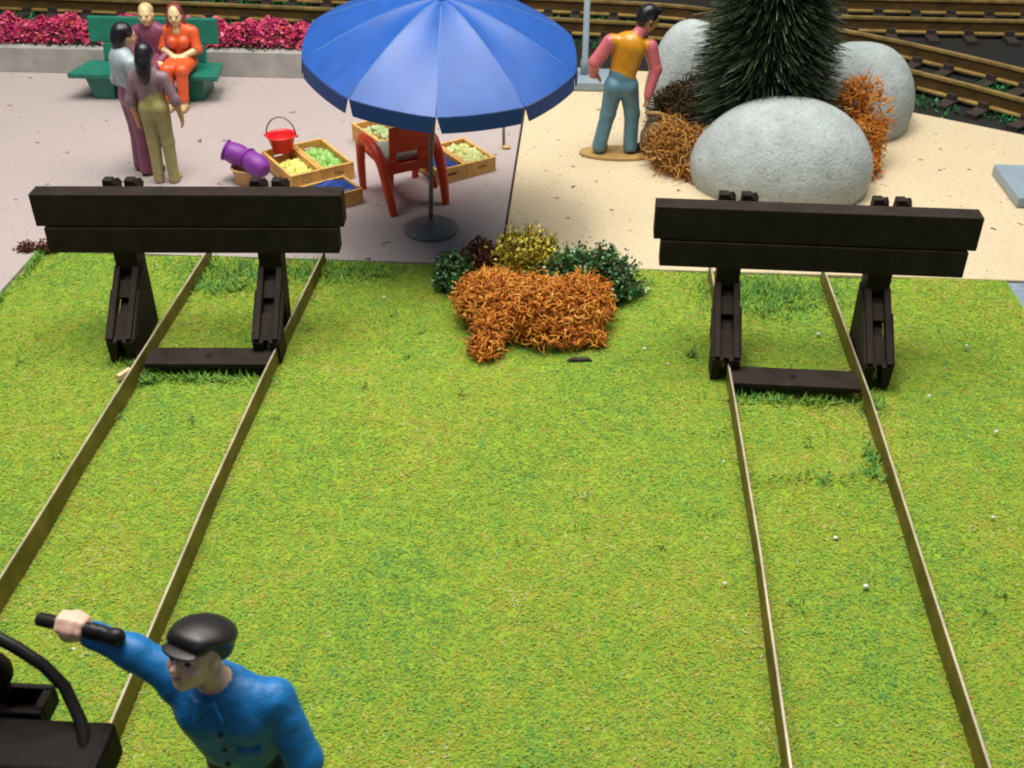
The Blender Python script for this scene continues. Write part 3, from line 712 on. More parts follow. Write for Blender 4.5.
# ================================================================== shrubs
def curly_mesh(regions, seed, rr=.011, seglen=.034, segs=5):
    """springy branching moss: short curling tubes filling ellipsoid regions (centre, radii, count)"""
    g = np.random.default_rng(seed); VV = []; FF = []; TT = []; base = 0; ns = 5
    for (c, r3, k) in regions:
        for i in range(k):
            while True:
                u = g.uniform(-1, 1, 3)
                if u@u < 1: break
            u = u/np.linalg.norm(u)*(np.linalg.norm(u)**.45)
            p = V(*c)+u*V(*r3)
            if p[2] < .015: p[2] = .015+.03*g.random()
            d = unit(g.standard_normal(3)*.7+u*.9); cu = g.standard_normal(3); t0 = np.clip(.5+.22*g.standard_normal()+.16*np.sin(9*p[0]+2)*np.sin(11*p[1]+7*p[2]), 0, 1); wig = g.uniform(.35,1.15); sl = g.uniform(.6,1.35)
            pts = [p]
            for s_ in range(segs):
                d = unit(d+wig*np.cross(d, unit(cu))+.22*g.standard_normal(3)); q = pts[-1]+d*seglen*sl*(.7+.5*g.random())
                if q[2] < .012: q[2] = .012
                pts.append(q)
            pts = np.array(pts); T = np.gradient(pts, axis=0); T = unit_rows(T+1e-6)
            A = unit_rows(np.cross(T, V(.3,.5,.81))); Bv = np.cross(T, A)
            R = rr*(.6+.65*g.random())*np.linspace(1.1, .55, len(pts))
            an = np.arange(ns)*2*PI/ns
            ring = pts[:, None]+R[:, None, None]*(np.cos(an)[None,:,None]*A[:, None]+np.sin(an)[None,:,None]*Bv[:, None])
            VV.append(ring.reshape(-1, 3)); ids = base+np.arange(len(pts)*ns).reshape(len(pts), ns)
            f = np.stack([ids[:-1], np.roll(ids, -1, 1)[:-1], np.roll(ids, -1, 1)[1:], ids[1:]], -1).reshape(-1, 4)
            FF.append(f); TT.append(np.full(len(f), t0)); base += len(pts)*ns
    return np.concatenate(VV), np.concatenate(FF), np.concatenate(TT)
M['orange_moss'] = tone_mat('orange moss', [(0,(.28,.075,.012)),(.35,(.52,.17,.018)),(.65,(.66,.26,.03)),(1,(.72,.42,.10))], .6, .3)
M['dry_moss'] = tone_mat('dry orange moss', [(0,(.12,.05,.012)),(.4,(.34,.14,.025)),(.75,(.55,.27,.06)),(1,(.62,.42,.16))], .65, .3)
M['brown_moss'] = tone_mat('dark brown moss', [(0,(.02,.014,.006)),(.5,(.06,.038,.012)),(1,(.14,.085,.03))], .75, .2)
def moss(name, loc, label, regions, seed, m, cat='bush', group=None, **kw):
    r = thing(name, loc, label, cat, group)
    v, f, tn = curly_mesh(regions, seed, **kw); v[:, 2] = np.maximum(v[:, 2], .004)
    link('moss_branches', fast_mesh('moss_branches', v, f, tn), m, r, True)
    return r
moss('moss_bush', (-.31,7.50,0), 'springy orange moss bush in front of the flowers on the lawn',
     [((-.33,.04,.17),(.29,.31,.17),1350),((.02,-.06,.17),(.32,.34,.17),1600),((.37,.02,.16),(.25,.34,.16),1200),((-.34,-.50,.06),(.12,.12,.06),230),((-.30,-.30,.11),(.13,.18,.10),380),((.16,-.34,.08),(.30,.12,.08),420),((.48,-.34,.06),(.08,.07,.06),100),((-.05,-.02,.17),(.58,.36,.17),300),((-.42,.0,.22),(.16,.2,.10),160)], 3, M['orange_moss'], rr=.0070, seglen=.020)
moss('dry_bush', (1.06,10.68,0), 'tangled dry orange moss between the standing man and the big boulder',
     [((-.10,.04,.20),(.24,.28,.23),800),((.14,-.08,.18),(.24,.24,.20),700),((.04,-.24,.07),(.28,.14,.07),260),((.04,-.12,.16),(.40,.34,.24),260),((.30,-.22,.06),(.16,.14,.05),110)], 4, M['dry_moss'], 'bush', 'orange moss bushes among the boulders', rr=.0075, seglen=.032)
moss('dry_bush', (2.86,10.86,0), 'upright orange moss bush right of the big boulder, against the round boulder',
     [((-.10,.22,.42),(.18,.22,.36),800),((.02,-.06,.26),(.17,.22,.24),700),((.02,-.34,.10),(.09,.13,.13),240),((-.02,.05,.40),(.26,.30,.48),300)], 6, M['orange_moss'], 'bush', 'orange moss bushes among the boulders', rr=.0075, seglen=.026)
moss('brown_bush', (1.18,11.22,0), 'dark brown bush under the conifer behind the dry orange moss', [((0,0,.30),(.44,.32,.40),1700)], 8, M['brown_moss'], rr=.008, seglen=.03)
def leafy(name, loc, label, r3, nst, m, seed, cat='bush', group=None, leaf=.018, stem_m='twig'):
    """many short stems set with small leaves"""
    r = thing(name, loc, label, cat, group); g = np.random.default_rng(seed)
    P = []; st = MB()
    for i in range(nst):
        u = unit(g.standard_normal(3)); u[2] = abs(u[2])*.9+.05; tipp = u*V(*r3)*(.80+.28*g.random())
        b0 = tipp*.35; b0[2] = max(.0, b0[2]-.05)
        st.tube([b0, (b0+tipp)/2+.01*g.standard_normal(3), tipp], [.006,.005,.003], 4)
        for k in range(13):
            tt = .45+.58*(k/12); P.append(b0+(tipp-b0)*tt+.016*g.standard_normal(3))
    P = np.array(P); P[:, 2] = np.maximum(P[:, 2], .012)
    vs, fs, tn = leafcloud(len(P), lambda g_, n_: P, leaf, lambda g_, Q: g_.random(len(Q)), seed=seed)
    link('leaves', fast_mesh('leaves', vs, fs, tn), m, r); st.build('stems', M[stem_m], r, True)
M['yellow_leaf'] = tone_mat('yellow leaves', [(0,(.20,.22,.02)),(.3,(.58,.50,.04)),(.7,(.82,.68,.07)),(1,(.84,.76,.28))], .6, .3)
M['green_leaf'] = tone_mat('green leaves', [(0,(.010,.06,.014)),(.5,(.030,.15,.030)),(.85,(.08,.24,.06)),(1,(.42,.52,.34))], .45, .4)
M['red_leaf'] = tone_mat('dark red leaves', [(0,(.04,.008,.008)),(.6,(.14,.03,.02)),(1,(.28,.09,.05))], .6, .3)
leafy('leafy_bush', (-.40,8.17,0), 'yellow leaved bush behind the orange moss on the lawn', (.36,.24,.50), 360, M['yellow_leaf'], 21, leaf=.020)
leafy('leafy_bush', (.12,8.00,0), 'wide dark green bush at the end of the flower clump nearest the right buffer stop', (.46,.30,.42), 480, M['green_leaf'], 22)
leafy('leafy_bush', (-.98,8.02,0), 'small green bush at the end of the flower clump below the parasol base', (.20,.22,.33), 190, M['green_leaf'], 23)
leafy('leafy_bush', (-.78,8.17,0), 'small dark red bush between the yellow bush and the small green bush', (.20,.20,.38), 170, M['red_leaf'], 24)
# sprig at the lawn corner
leafy('sprig', (-4.74,8.40,.0), 'dark dry sprig at the far corner of the lawn', (.20,.06,.09), 40, M['red_leaf'], 25, 'plant', leaf=.014)
# brown stone and stick by the man
r = thing('rock', (.80,10.95,.0), 'lumpy brown rock beside the standing man, a tan stick lying on it', 'rock')
bm = bmesh.new(); bmesh.ops.create_icosphere(bm, subdivisions=4, radius=1)
from mathutils import noise as mn
for v in bm.verts:
    q = v.co*(1+.22*mn.noise(v.co*1.6+Vector((4,0,0)))+.05*mn.noise(v.co*6)); v.co = Vector((q.x*.17, q.y*.20, q.z*.22+.17))
me = bpy.data.meshes.new('rock_body'); bm.to_mesh(me); bm.free(); link('rock_body', me, M['mud'], r, True)
o = MB().tube([(.66,10.86,.48),(.78,10.90,.46),(.98,10.98,.38)], [.018,.022,.016], 8).build('stick', M['tan'], None, True); tag(o, 'thin tan stick under the standing man\'s hand, resting on the brown rock', 'stick')
o = MB().hexa([(-.05,-.018,0),(.05,-.02,0),(.05,.018,.0),(-.05,.02,0),(-.045,-.016,.022),(.045,-.016,.026),(.045,.014,.026),(-.045,.016,.022)]).build('wood_splinter', M['splinter'], None, loc=(-3.265,6.50,.01)); o.rotation_euler = (0,0,math.radians(62)); o.scale = (1.25,1.2,1.4)
tag(o, 'pale wood splinter lying on the grass by the foot of the left buffer stop', 'splinter')
o = MB().hexa([(-.10,-.02,0),(.10,-.015,0),(.08,.02,0),(-.07,.022,0),(-.07,-.012,.016),(.07,-.01,.02),(.06,.012,.02),(-.05,.012,.016)]).build('dry_leaf', M['dry_leaf'], None, True, loc=(.06,6.93,.008))
tag(o, 'dark curled leaf on the grass just in front of the orange moss', 'leaf')
g2 = np.random.default_rng(3)
mb = MB()
for (x, y) in [(1.02,5.75),(.92,4.62),(1.72,4.65),(1.62,5.05),(.72,6.9),(2.62,5.3),(2.55,6.6),(-2.6,3.9),(-3.7,5.2),(-.7,7.5),(-1.55,7.75),(.55,7.1),(3.0,7.3),(2.9,6.2),(1.9,7.4)]:
    s_ = .010+.012*g2.random(); b = MB().ball((x, y, .018), (s_, s_*.8, s_*.6), 6, 4); mb.add(b.v, b.f)
tag(mb.build('paper_flecks', M['white'], None), kind='stuff')

# ================================================================== tracks at the back
def spline(pts, n=90):
    P = np.array(pts, float); P = np.vstack([2*P[0]-P[1], P, 2*P[-1]-P[-2]]); out = []
    for i in range(1, len(P)-2):
        for t_ in np.linspace(0, 1, 12, endpoint=False):
            a, b, c_, d_ = P[i-1:i+3]
            out.append(.5*((2*b)+(c_-a)*t_+(2*a-5*b+4*c_-d_)*t_**2+(3*b-a-3*c_+d_)*t_**3))
    out.append(P[-2]); out = np.array(out)
    s_ = np.r_[0, np.cumsum(np.linalg.norm(np.diff(out, axis=0), axis=1))]; q = np.linspace(0, s_[-1], n)
    return np.stack([np.interp(q, s_, out[:, k]) for k in (0, 1)], -1), s_[-1]
def back_rail(par, pts, name='rail'):
    T = np.gradient(pts, axis=0); T = unit_rows(T); N_ = np.stack([-T[:,1], T[:,0]], -1)
    prof = [(-.06,-.10),(.06,-.10),(.06,-.082),(.014,-.070),(.012,.055),(.034,.068),(.034,.10),(-.034,.10),(-.034,.068),(-.012,.055),(-.014,-.070),(-.06,-.082)]
    k = len(prof); vs = []; fs = []
    for p_, n_ in zip(pts, N_):
        for (a, z) in prof: vs.append((p_[0]+n_[0]*a, p_[1]+n_[1]*a, z))
    for i in range(len(pts)-1):
        for j in range(k): fs.append((i*k+j, i*k+(j+1) % k, (i+1)*k+(j+1) % k, (i+1)*k+j))
    W = [3,4,9,10]                      # web faces are the brown part, head and foot stay bright
    o = MB().add(vs, fs).build(name, [M['brass'], M['web']], par)
    mi = [1 if (j % k) in (3,9) else 0 for i in range(len(pts)-1) for j in range(k)]; o.data.polygons.foreach_set('material_index', mi)
def back_track(ctrl, side, label, spacing):
    r = thing('railway_track', (0,0,0), label, 'track', 'brass railed tracks at the back')
    pts, Ln = spline(ctrl, 140); T = unit_rows(np.gradient(pts, axis=0)); N_ = np.stack([-T[:,1], T[:,0]], -1)
    back_rail(r, pts); back_rail(r, pts+N_*side)
    k = int(Ln/spacing); q = np.linspace(0, len(pts)-1, k).astype(int)
    for i in q:
        c_ = pts[i]+N_[i]*side/2; a = math.atan2(T[i,1], T[i,0])
        mb = MB(); L_ = .86; W_ = .15
        def rot(u, v): return (c_[0]+u*math.cos(a)-v*math.sin(a), c_[1]+u*math.sin(a)+v*math.cos(a))
        def bx(u0,u1,v0,v1,z0,z1): mb.hexa([(*rot(u0,v0),z0),(*rot(u1,v0),z0),(*rot(u1,v1),z0),(*rot(u0,v1),z0),(*rot(u0,v0),z1),(*rot(u1,v0),z1),(*rot(u1,v1),z1),(*rot(u0,v1),z1)])
        bx(-W_/2,W_/2,-L_,L_,-.158,-.103)
        for e in (-1, 1):
            for f_ in (-1, 1): v0 = e*abs(side)/2+f_*.075; bx(-.06,.06,v0-.028,v0+.028,-.103,-.035)
        mb.build('sleeper', M['sleeper'], r)
back_track([(-11,16.25),(-7.7,16.07),(-3.5,15.74),(.29,15.40),(1.57,15.10),(2.8,14.45),(3.86,13.69),(5.06,12.6),(6.1,11.4)], 1.0, 'brass railed track curving round behind the boulders and the planter', .46)
back_track([(3.25,15.86),(5.0,15.80),(8.0,15.76)], 1.0, 'straight brass railed track behind the curved one, at the dark far edge', .46)
# green scatter between the sleepers
def bs(g, n):
    pts, _ = spline([(-11,16.25),(-7.7,16.07),(-3.5,15.74),(.29,15.40),(1.57,15.10),(2.8,14.45),(3.86,13.69),(5.06,12.6),(6.1,11.4)], 140)
    i = g.integers(0, 140, n); q = pts[i]+np.stack([g.uniform(-.3,.3,n), g.uniform(-.55,1.9,n)], -1)
    keep = np.sin(q[:,0]*5.1)+np.sin(q[:,1]*6.3+q[:,0]*2)+.5*g.standard_normal(n)
    z = np.where(keep > .2, -.155+.05*g.random(n), -.20)
    return np.stack([q[:,0], q[:,1], z], -1)
vs, fs, tn = leafcloud(26000, bs, .026, lambda g, P: g.random(len(P)), seed=31)
M['scatter'] = tone_mat('green scatter', [(0,(.010,.04,.015)),(.6,(.02,.14,.04)),(1,(.07,.32,.10))], .8, .1)
tag(link('ground_cover', fast_mesh('ground_cover', vs, fs, tn), M['scatter']), kind='stuff')

# ================================================================== PEOPLE
# --- woman standing with her back to the lawn
def woman_back():
    r = thing('person', (-4.07,9.93,.002), 'person with a black ponytail, mauve top and olive trousers, standing with back turned', 'person', rz=math.radians(4)); r.scale = (.88,.92,.98)
    B = Body(.010); f = V(0,1,0)
    B.rc((-.03,0,.90),(-.02,0,1.05),.115,.150,'top',(f,1.5)); B.rc((0,0,.84),(0,0,.92),.13,.105,'trouser',(f,1.35))
    B.el((-.055,-.035,.775),(.085,.085,.085),'trouser'); B.el((.055,-.035,.775),(.085,.085,.085),'trouser')
    B.rc((-.145,0,1.07),(.145,0,1.07),.05,.05,'top'); B.rc((0,0,1.08),(0,.01,1.18),.043,.04,'skin')
    F3, q = head(B, (0,.02,1.275), (.1,1,-.05), .95)
    for e, el_, wr in ((-1,(-.235,-.02,.86),(-.215,.02,.66)),(1,(.245,-.01,.86),(.265,.05,.66))):
        B.rc((e*.165,0,1.065), el_, .050,.042,'top'); m_ = tuple(V(*el_)*.85+V(*wr)*.15); B.rc(el_, m_, .043,.042,'top'); B.rc(m_, wr, .036,.028,'skin')
        hand(B, wr, (.0,.1,-1), (-e,0,0), .95, .3, 1 if e > 0 else -1, fr=.013)
    for e in (-1, 1):
        B.rc((e*.068,0,.76),(e*.075,.02,.42),.088,.062,'trouser'); B.rc((e*.075,.02,.42),(e*.085,-.01,.07),.062,.050,'trouser')
        B.rc((e*.085,-.02,.035),(e*.10,.11,.028),.038,.030,'shoe')
    B.build(r, M['tan_skin'], {'top': ('top', M['mauve']), 'trouser': ('trousers', M['olive']), 'shoe': ('shoes', M['sandal'])})
    Hh = Body(.010); Hh.el(q(0,-.018,.028), V(.098,.108,.112), 'h', F3); Hh.el(q(0,-.085,-.05), V(.088,.07,.115), 'h', F3)
    Hh.rc(q(0,-.11,-.06), q(.005,-.12,-.21), .062,.045,'h'); Hh.rc(q(0,-.10,-.135), q(0,-.115,-.155), .07,.066,'h')
    v, f_, _ = Hh.mesh(); link('hair', fast_mesh('hair', v, f_), M['hair'], r, True); face_marks(r, q, F3, .95)
woman_back()
# --- man standing beside her, turned to the right
def man_grey():
    r = thing('person', (-4.37,10.16,.002), 'person in a pale grey shirt and plum trousers, standing beside the olive trousers', 'person')
    B = Body(.010); d = unit(V(.75,.66,0)); s = V(d[1],-d[0],0)
    T = lambda a, b, z: tuple(a*s+b*d+V(0,0,z))
    B.rc(T(0,0,.92),T(0,-.02,1.13),.115,.145,'shirt',(d,1.4)); B.rc(T(-.15,0,1.15),T(.15,0,1.15),.055,.055,'shirt')
    B.rc(T(0,0,.80),T(0,0,.90),.125,.11,'trouser',(d,1.3)); B.rc(T(0,0,1.15),T(0,.02,1.27),.045,.042,'skin')
    F3, q = head(B, T(0,.05,1.36), d+V(0,0,-.12), .95)
    B.rc(T(-.18,0,1.14),T(-.24,-.03,.90),.055,.046,'shirt'); B.rc(T(-.24,-.03,.90),T(-.20,.12,.74),.045,.038,'shirt'); hand(B, T(-.20,.12,.74), (d*.5+V(0,0,-.8)), s, .95, .4, 1, fr=.013)
    B.rc(T(.18,0,1.14),T(.24,.02,.90),.055,.046,'shirt'); B.rc(T(.24,.02,.90),T(.20,.16,.76),.045,.038,'shirt'); hand(B, T(.20,.16,.76), (d*.6+V(0,0,-.7)), -s, .95, .4, -1, fr=.013)
    for e in (-1, 1):
        B.rc(T(e*.07,0,.78),T(e*.075,.02,.42),.088,.066,'trouser'); B.rc(T(e*.075,.02,.42),T(e*.08,-.01,.07),.066,.060,'trouser')
        B.rc(T(e*.08,-.02,.04),T(e*.09,.13,.032),.042,.034,'shoe')
    B.build(r, M['skin'], {'shirt': ('shirt', M['palegrey']), 'trouser': ('trousers', M['plum']), 'shoe': ('shoes', M['shoe'])})
    Hh = Body(.010); Hh.el(q(0,-.020,.035), V(.092,.100,.098), 'h', F3); Hh.el(q(0,-.070,-.02), V(.085,.06,.10), 'h', F3); Hh.rc(q(0,-.08,-.05), q(0,-.07,-.13), .06,.05,'h')
    v, f_, _ = Hh.mesh(); link('hair', fast_mesh('hair', v, f_), M['hair'], r, True); face_marks(r, q, F3, .95)
man_grey()
# --- seated figures
def sitter(x, label, top, low, shoe, skin, hairm, dress, lean=0., hs=1.0):
    r = thing('person', (x,12.27,.333), label, 'person', None)
    B = Body(.010); f = V(0,-1,0); s = hs
    B.rc((0,.08,.09),(0,.09,.22),.13,.115,'low' if not dress else 'top',(f,1.25)); B.rc((0,.09,.22),(0,.08,.40),.115,.145,'top',(f,1.4))
    B.rc((-.145,.08,.43),(.145,.08,.43),.055,.055,'top'); B.rc((0,.08,.43),(0,.05,.53),.045,.042,'skin')
    if dress: B.el((0,.015,.455),(.05,.05,.055),'skin',k=.01); B.el((-.06,-.01,.33),(.06,.06,.06),'top'); B.el((.06,-.01,.33),(.06,.06,.06),'top')
    F3, q = head(B, (0,.03,.625), (0.05+lean,-1,-.05), .98)
    for e in (-1, 1):
        if dress and e > 0:      # arm laid along the bench back
            B.rc((.16,.08,.42),(.20,.02,.24),.052,.044,'top'); B.rc((.20,.02,.24),(.05,-.10,.19),.042,.03,'skin'); hand(B, (.05,-.10,.19), (-1,-.1,0), (0,0,-1), .9, .3, 1, fr=.013)
        elif dress:
            B.rc((-.16,.08,.42),(-.20,.02,.24),.052,.044,'top'); B.rc((-.20,.02,.24),(-.05,-.11,.20),.042,.03,'skin'); hand(B, (-.05,-.11,.20), (1,-.1,0), (0,0,-1), .9, .3, -1, fr=.013)
        else:
            B.rc((e*.17,.08,.42),(e*.21,.02,.22),.052,.044,'top'); B.rc((e*.21,.02,.22),(e*.13,-.15,.15),.042,.034,'top'); hand(B, (e*.13,-.15,.15), (0,-1,-.1), (0,0,-1), .9, .3, e, fr=.013)
        kn = (e*.085+lean*.1,-.31,.10)
        B.rc((e*.075,.06,.09), kn, .085,.068,'low'); B.rc(kn, (e*.075+lean*.1,-.36,-.20), .062,.046,'low' if not dress else 'low')
        B.rc((e*.075+lean*.1,-.36,-.20),(e*.075+lean*.1,-.37,-.27),.038,.034,'skin'); B.rc((e*.075+lean*.1,-.36,-.295),(e*.08+lean*.1,-.47,-.302),.034,.028,'shoe')
    if dress: B.el((0,-.16,.11),(.14,.16,.075),'low')
    B.build(r, skin, {'top': ('top', top), 'low': ('skirt' if dress else 'trousers', low), 'shoe': ('shoes', shoe)})
    Hh = Body(.010)
    if dress:
        Hh.el(q(0,-.022,.032), V(.090,.096,.096), 'h', F3); Hh.rc(q(-.065,-.03,-.02), q(-.09,-.03,-.17), .04,.035,'h'); Hh.rc(q(.065,-.03,-.02), q(.09,-.03,-.19), .045,.04,'h'); Hh.el(q(0,-.075,-.08), V(.085,.05,.13), 'h', F3)
    else: Hh.el(q(0,-.022,.040), V(.084,.092,.086), 'h', F3)
    v, f_, _ = Hh.mesh(); link('hair', fast_mesh('hair', v, f_), hairm, r, True); face_marks(r, q, F3, .98)
    return r
sitter(-4.93, 'person with pale hair in a plum shirt, sitting on the teal bench', M['plum'], M['plum'], M['shoe'], M['pale_skin'], M['blond'], False)
sitter(-4.60, 'person with auburn hair in an orange red dress, sitting on the teal bench', M['orange'], M['orange'], M['sandal'], M['pale_skin'], M['auburn'], True, .12)
# --- man in mustard vest on an oval stand
def man_vest():
    r = thing('person', (.40,10.90,.004), 'person in a mustard vest, pink shirt and faded jeans, standing on an oval stand', 'person')
    B = Body(.009); f = unit(V(.45,.85,0)); s = V(f[1],-f[0],0)
    hip = V(.0,.0,.80); ch = V(.05,.02,1.10)
    B.rc(hip+V(.01,0,.08), ch, .128,.165,'vest',(f,1.45)); B.rc(V(.0,0,.775), V(.0,0,.83), .125,.125,'jean',(f,1.3))
    B.el((-.055,-.04,.735),(.085,.08,.085),'jean'); B.el((.06,-.04,.735),(.085,.08,.085),'jean')
    B.rc((-.105,.02,1.175),(.235,.04,1.13),.060,.060,'vest',k=.03)
    B.rc((.08,.02,1.17),(.17,.06,1.285),.062,.052,'shirt'); B.rc((.16,.05,1.24),(.20,.07,1.31),.044,.042,'skin')
    F3, q = head(B, (.235,.09,1.385), unit(V(.85,.40,-.45)), 1.0)
    # left arm: elbow out, hand on hip
    B.rc((-.135,.02,1.165),(-.275,-.01,.97),.066,.055,'shirt'); B.rc((-.275,-.01,.97),(-.285,.06,.83),.052,.042,'shirt'); hand(B, (-.285,.06,.83), (.75,.1,-.45), (.5,0,-.9), .95, .5, -1, fr=.013)
    # right arm hanging, reaching to the stick
    B.rc((.265,.04,1.12),(.335,.03,.90),.066,.052,'shirt'); B.rc((.335,.03,.90),(.275,-.03,.66),.050,.038,'shirt'); hand(B, (.272,-.032,.645), (.0,-.02,-1), (-1,.1,0), 1.0, .55, 1, fr=.013)
    B.rc((-.07,0,.74),(-.12,.0,.44),.095,.070,'jean'); B.rc((-.12,.0,.44),(-.195,-.03,.105),.068,.066,'jean'); B.rc((-.195,-.03,.075),(-.15,.07,.065),.045,.040,'shoe')
    B.rc((.07,0,.74),(.125,.02,.44),.095,.070,'jean'); B.rc((.125,.02,.44),(.125,-.01,.105),.068,.064,'jean'); B.rc((.125,-.02,.075),(.235,.05,.065),.045,.042,'shoe')
    B.build(r, M['tan_skin'], {'vest': ('vest', M['vest']), 'shirt': ('shirt', M['pink']), 'jean': ('jeans', M['jeans']), 'shoe': ('shoes', M['shoe'])})
    Hh = Body(.009); Hh.el(q(0,-.022,.045), V(.094,.102,.090), 'h', F3); Hh.el(q(0,-.075,-.02), V(.082,.05,.085), 'h', F3); Hh.rc(q(.07,.0,.0), q(.074,.01,-.05), .02,.014,'h'); Hh.rc(q(-.07,.0,.0), q(-.074,.01,-.05), .02,.014,'h')
    Hh.el(q(0,.06,.10), V(.06,.045,.035), 'h', F3)
    v, f_, _ = Hh.mesh(); link('hair', fast_mesh('hair', v, f_), M['hair'], r, True); face_marks(r, q, F3, 1.0)
    MB().prism([(.40*math.cos(t), .185*math.sin(t)) for t in np.linspace(0, 2*PI, 40, endpoint=False)], 0, .032).build('stand', M['stand'], r, bevel=.008)
man_vest()
# --- engine driver in the foreground
def driver():
    r = thing('person', (-1.22,2.66,0), 'person in blue work jacket and black cap in the foreground, arm stretched out', 'person')
    B = Body(.0065); f = unit(V(-.30,-.95,0))
    B.rc((.03,0,.82),(.035,-.005,1.00),.130,.112,'jacket',(f,1.3)); B.rc((.025,-.01,1.02),(-.02,-.02,1.20),.118,.160,'jacket',(f,1.3))
    B.rc((-.19,-.01,1.285),(.16,-.02,1.245),.066,.066,'jacket',k=.05); B.rc((-.10,-.055,1.21),(-.045,-.05,1.02),.088,.078,'jacket',k=.05); B.rc((.09,-.065,1.18),(.06,-.055,1.02),.085,.075,'jacket',k=.05)
    B.rc((-.02,-.02,1.28),(-.04,-.035,1.39),.056,.054,'skin')
    # collar
    for k in range(8):
        a = -.4+k*2*PI/8*.93; 
    B.rc((-.115,.0,1.31),(-.06,.055,1.335),.026,.026,'jacket',k=.012); B.rc((-.06,.055,1.335),(.025,.03,1.315),.026,.026,'jacket',k=.012); B.rc((.025,.03,1.315),(.04,-.04,1.285),.026,.022,'jacket',k=.012); B.rc((.04,-.04,1.285),(-.02,-.105,1.24),.022,.016,'jacket',k=.012); B.rc((-.115,.0,1.31),(-.10,-.07,1.275),.024,.018,'jacket',k=.012)
    hf = unit(V(-.37,-.83,.48)); F3, q = head(B, (-.066,-.055,1.512), hf, 1.0, (-.02,0,1))
    # left arm bent down
    B.rc((.170,-.02,1.245),(.275,-.10,1.01),.072,.062,'jacket'); B.rc((.275,-.10,1.01),(.26,-.23,.79),.056,.044,'jacket'); hand(B, (.258,-.24,.77), (-.3,-.5,-.8), (-.8,.1,.2), 1, .5, 1, fr=.0115)
    for zz in (): B.rc((.19+zz*1.3,-.03-zz*.9,1.225-zz*2.2),(.235+zz*1.3,-.02-zz*.9,1.23-zz*2.2),.036,.030,'jacket',k=.03)
    # right arm stretched to the left of the picture, fist round the handle
    sh = V(-.20,.0,1.325); eb = V(-.345,.02,1.42); wr = V(-.475,.03,1.485)
    B.rc(sh, eb, .066,.056,'jacket'); B.rc(eb, wr, .055,.042,'jacket')
    for t_ in ():      # rolled creases
        c_ = sh+(eb-sh)*t_; B.rc(c_+V(.0,-.03,.02), c_+V(.012,.03,.025), .045,.045,'jacket',k=.025)
    dd = unit(wr-eb); B.rc(wr, wr+dd*.03, .032,.032,'skin')
    hc = wr+dd*.085; B.el(hc, V(.064,.052,.058), 'skin', frame(dd), k=.02)
    ax = unit(V(-.95,.05,.17)); up_ = unit(V(0,.35,1)-np.dot(V(0,.35,1), ax)*ax); bk = np.cross(ax, up_)
    # fingers wrapped over the handle (handle axis ax through hc)
    for i, o_ in enumerate((-.040,-.014,.013,.038)):
        R_ = .042-.002*abs(i-1.5); base_ = hc+ax*o_+V(0,-.01,.004)
        pts = [base_+R_*(math.cos(t_)*bk+math.sin(t_)*up_) for t_ in (.2, 1.1, 2.1, 3.1)]
        rr_ = (.0175,.0175,.016,.013)
        for a, b, ra, rb in zip(pts[:-1], pts[1:], rr_[:-1], rr_[1:]): B.rc(a, b, ra, rb, 'skin', k=.006)
    B.rc(wr+dd*.035-up_*.012+bk*.02, hc-up_*.040+bk*.016, .017,.014,'skin',k=.012); B.rc(hc-up_*.040+bk*.016, hc+ax*.045-up_*.034, .0135,.0105,'skin',k=.006)
    for e in (-1, 1):
        B.rc((.03+e*.075,0,.90),(.03+e*.085,-.01,.48),.095,.07,'trouser'); B.rc((.03+e*.085,-.01,.48),(.03+e*.09,.02,.10),.068,.06,'trouser'); B.rc((.03+e*.09,.03,.045),(.02+e*.11,-.13,.038),.048,.040,'shoe')
    B.build(r, M['rosy_skin'], {'jacket': ('jacket', M['work_blue']), 'trouser': ('trousers', M['navy']), 'shoe': ('shoes', M['shoe'])})
    face_marks(r, q, F3, 1.0)
    for e in (-1, 1):
        MB().tube([q(e*.018,.100,.024), q(e*.036,.098,.031), q(e*.054,.086,.026)], .0050, 6).build('eyebrow', M['eye'], r, True)
    MB().tube([q(-.05,.0,-.04), q(-.05,.0,-.041)], .001, 4) if False else None
    col = Body(.0065); cc = V(-.045,-.035,1.318)
    for k_ in range(14):
        a_, b_ = [cc+V(.078*math.cos(t), .072*math.sin(t)-.004, .018*math.sin(t)+.006*math.cos(2*t)) for t in (-1.25+2*PI*k_/14*.93, -1.25+2*PI*(k_+1)/14*.93)]
        col.rc(a_, b_, .019, .019, 'c', k=.01)
    for e_, dx in ((-1,-.03),(1,.03)): col.rc(cc+V(dx*.7,-.075,-.012), cc+V(dx*1.6+.005,-.108,-.055), .018, .012, 'c', k=.012)
    v, f_, _ = col.mesh(); link('collar', fast_mesh('collar', v, f_), M['work_blue'], r, True)
    for zz in (1.20,1.12,1.04): MB().ball((.0+.02*(1.2-zz),-.158-.01*(1.2-zz),zz), (.012,.008,.012), 10, 6).build('button', M['navy'], r, True)
    # pocket flap
    pk = MB().hexa([(.045,-.168,1.085),(.135,-.158,1.080),(.135,-.120,1.080),(.045,-.128,1.085),(.043,-.162,1.135),(.133,-.152,1.130),(.133,-.110,1.130),(.043,-.118,1.135)]).build('pocket', M['work_blue'], r, True, bevel=.008)
    # cap
    cp = Body(.0065); cp.el(q(0,-.024,.078), V(.104,.116,.056), 'c', F3); cp.el(q(0,-.018,.082), V(.112,.118,.030), 'c', F3, k=.02); cp.rc(q(-.055,.068,.060), q(.055,.068,.060), .028,.028,'c'); cp.el(q(0,-.055,.030), V(.098,.070,.065), 'c', F3)
    v, f_, _ = cp.mesh(); c_ = link('cap', fast_mesh('cap', v, f_), M['cap'], r, True)
    pk = Body(.0055); pk.el(q(0,.100,.038), V(.078,.040,.010), 'c', frame(unit(F3[1]-.35*F3[2]), F3[2]))
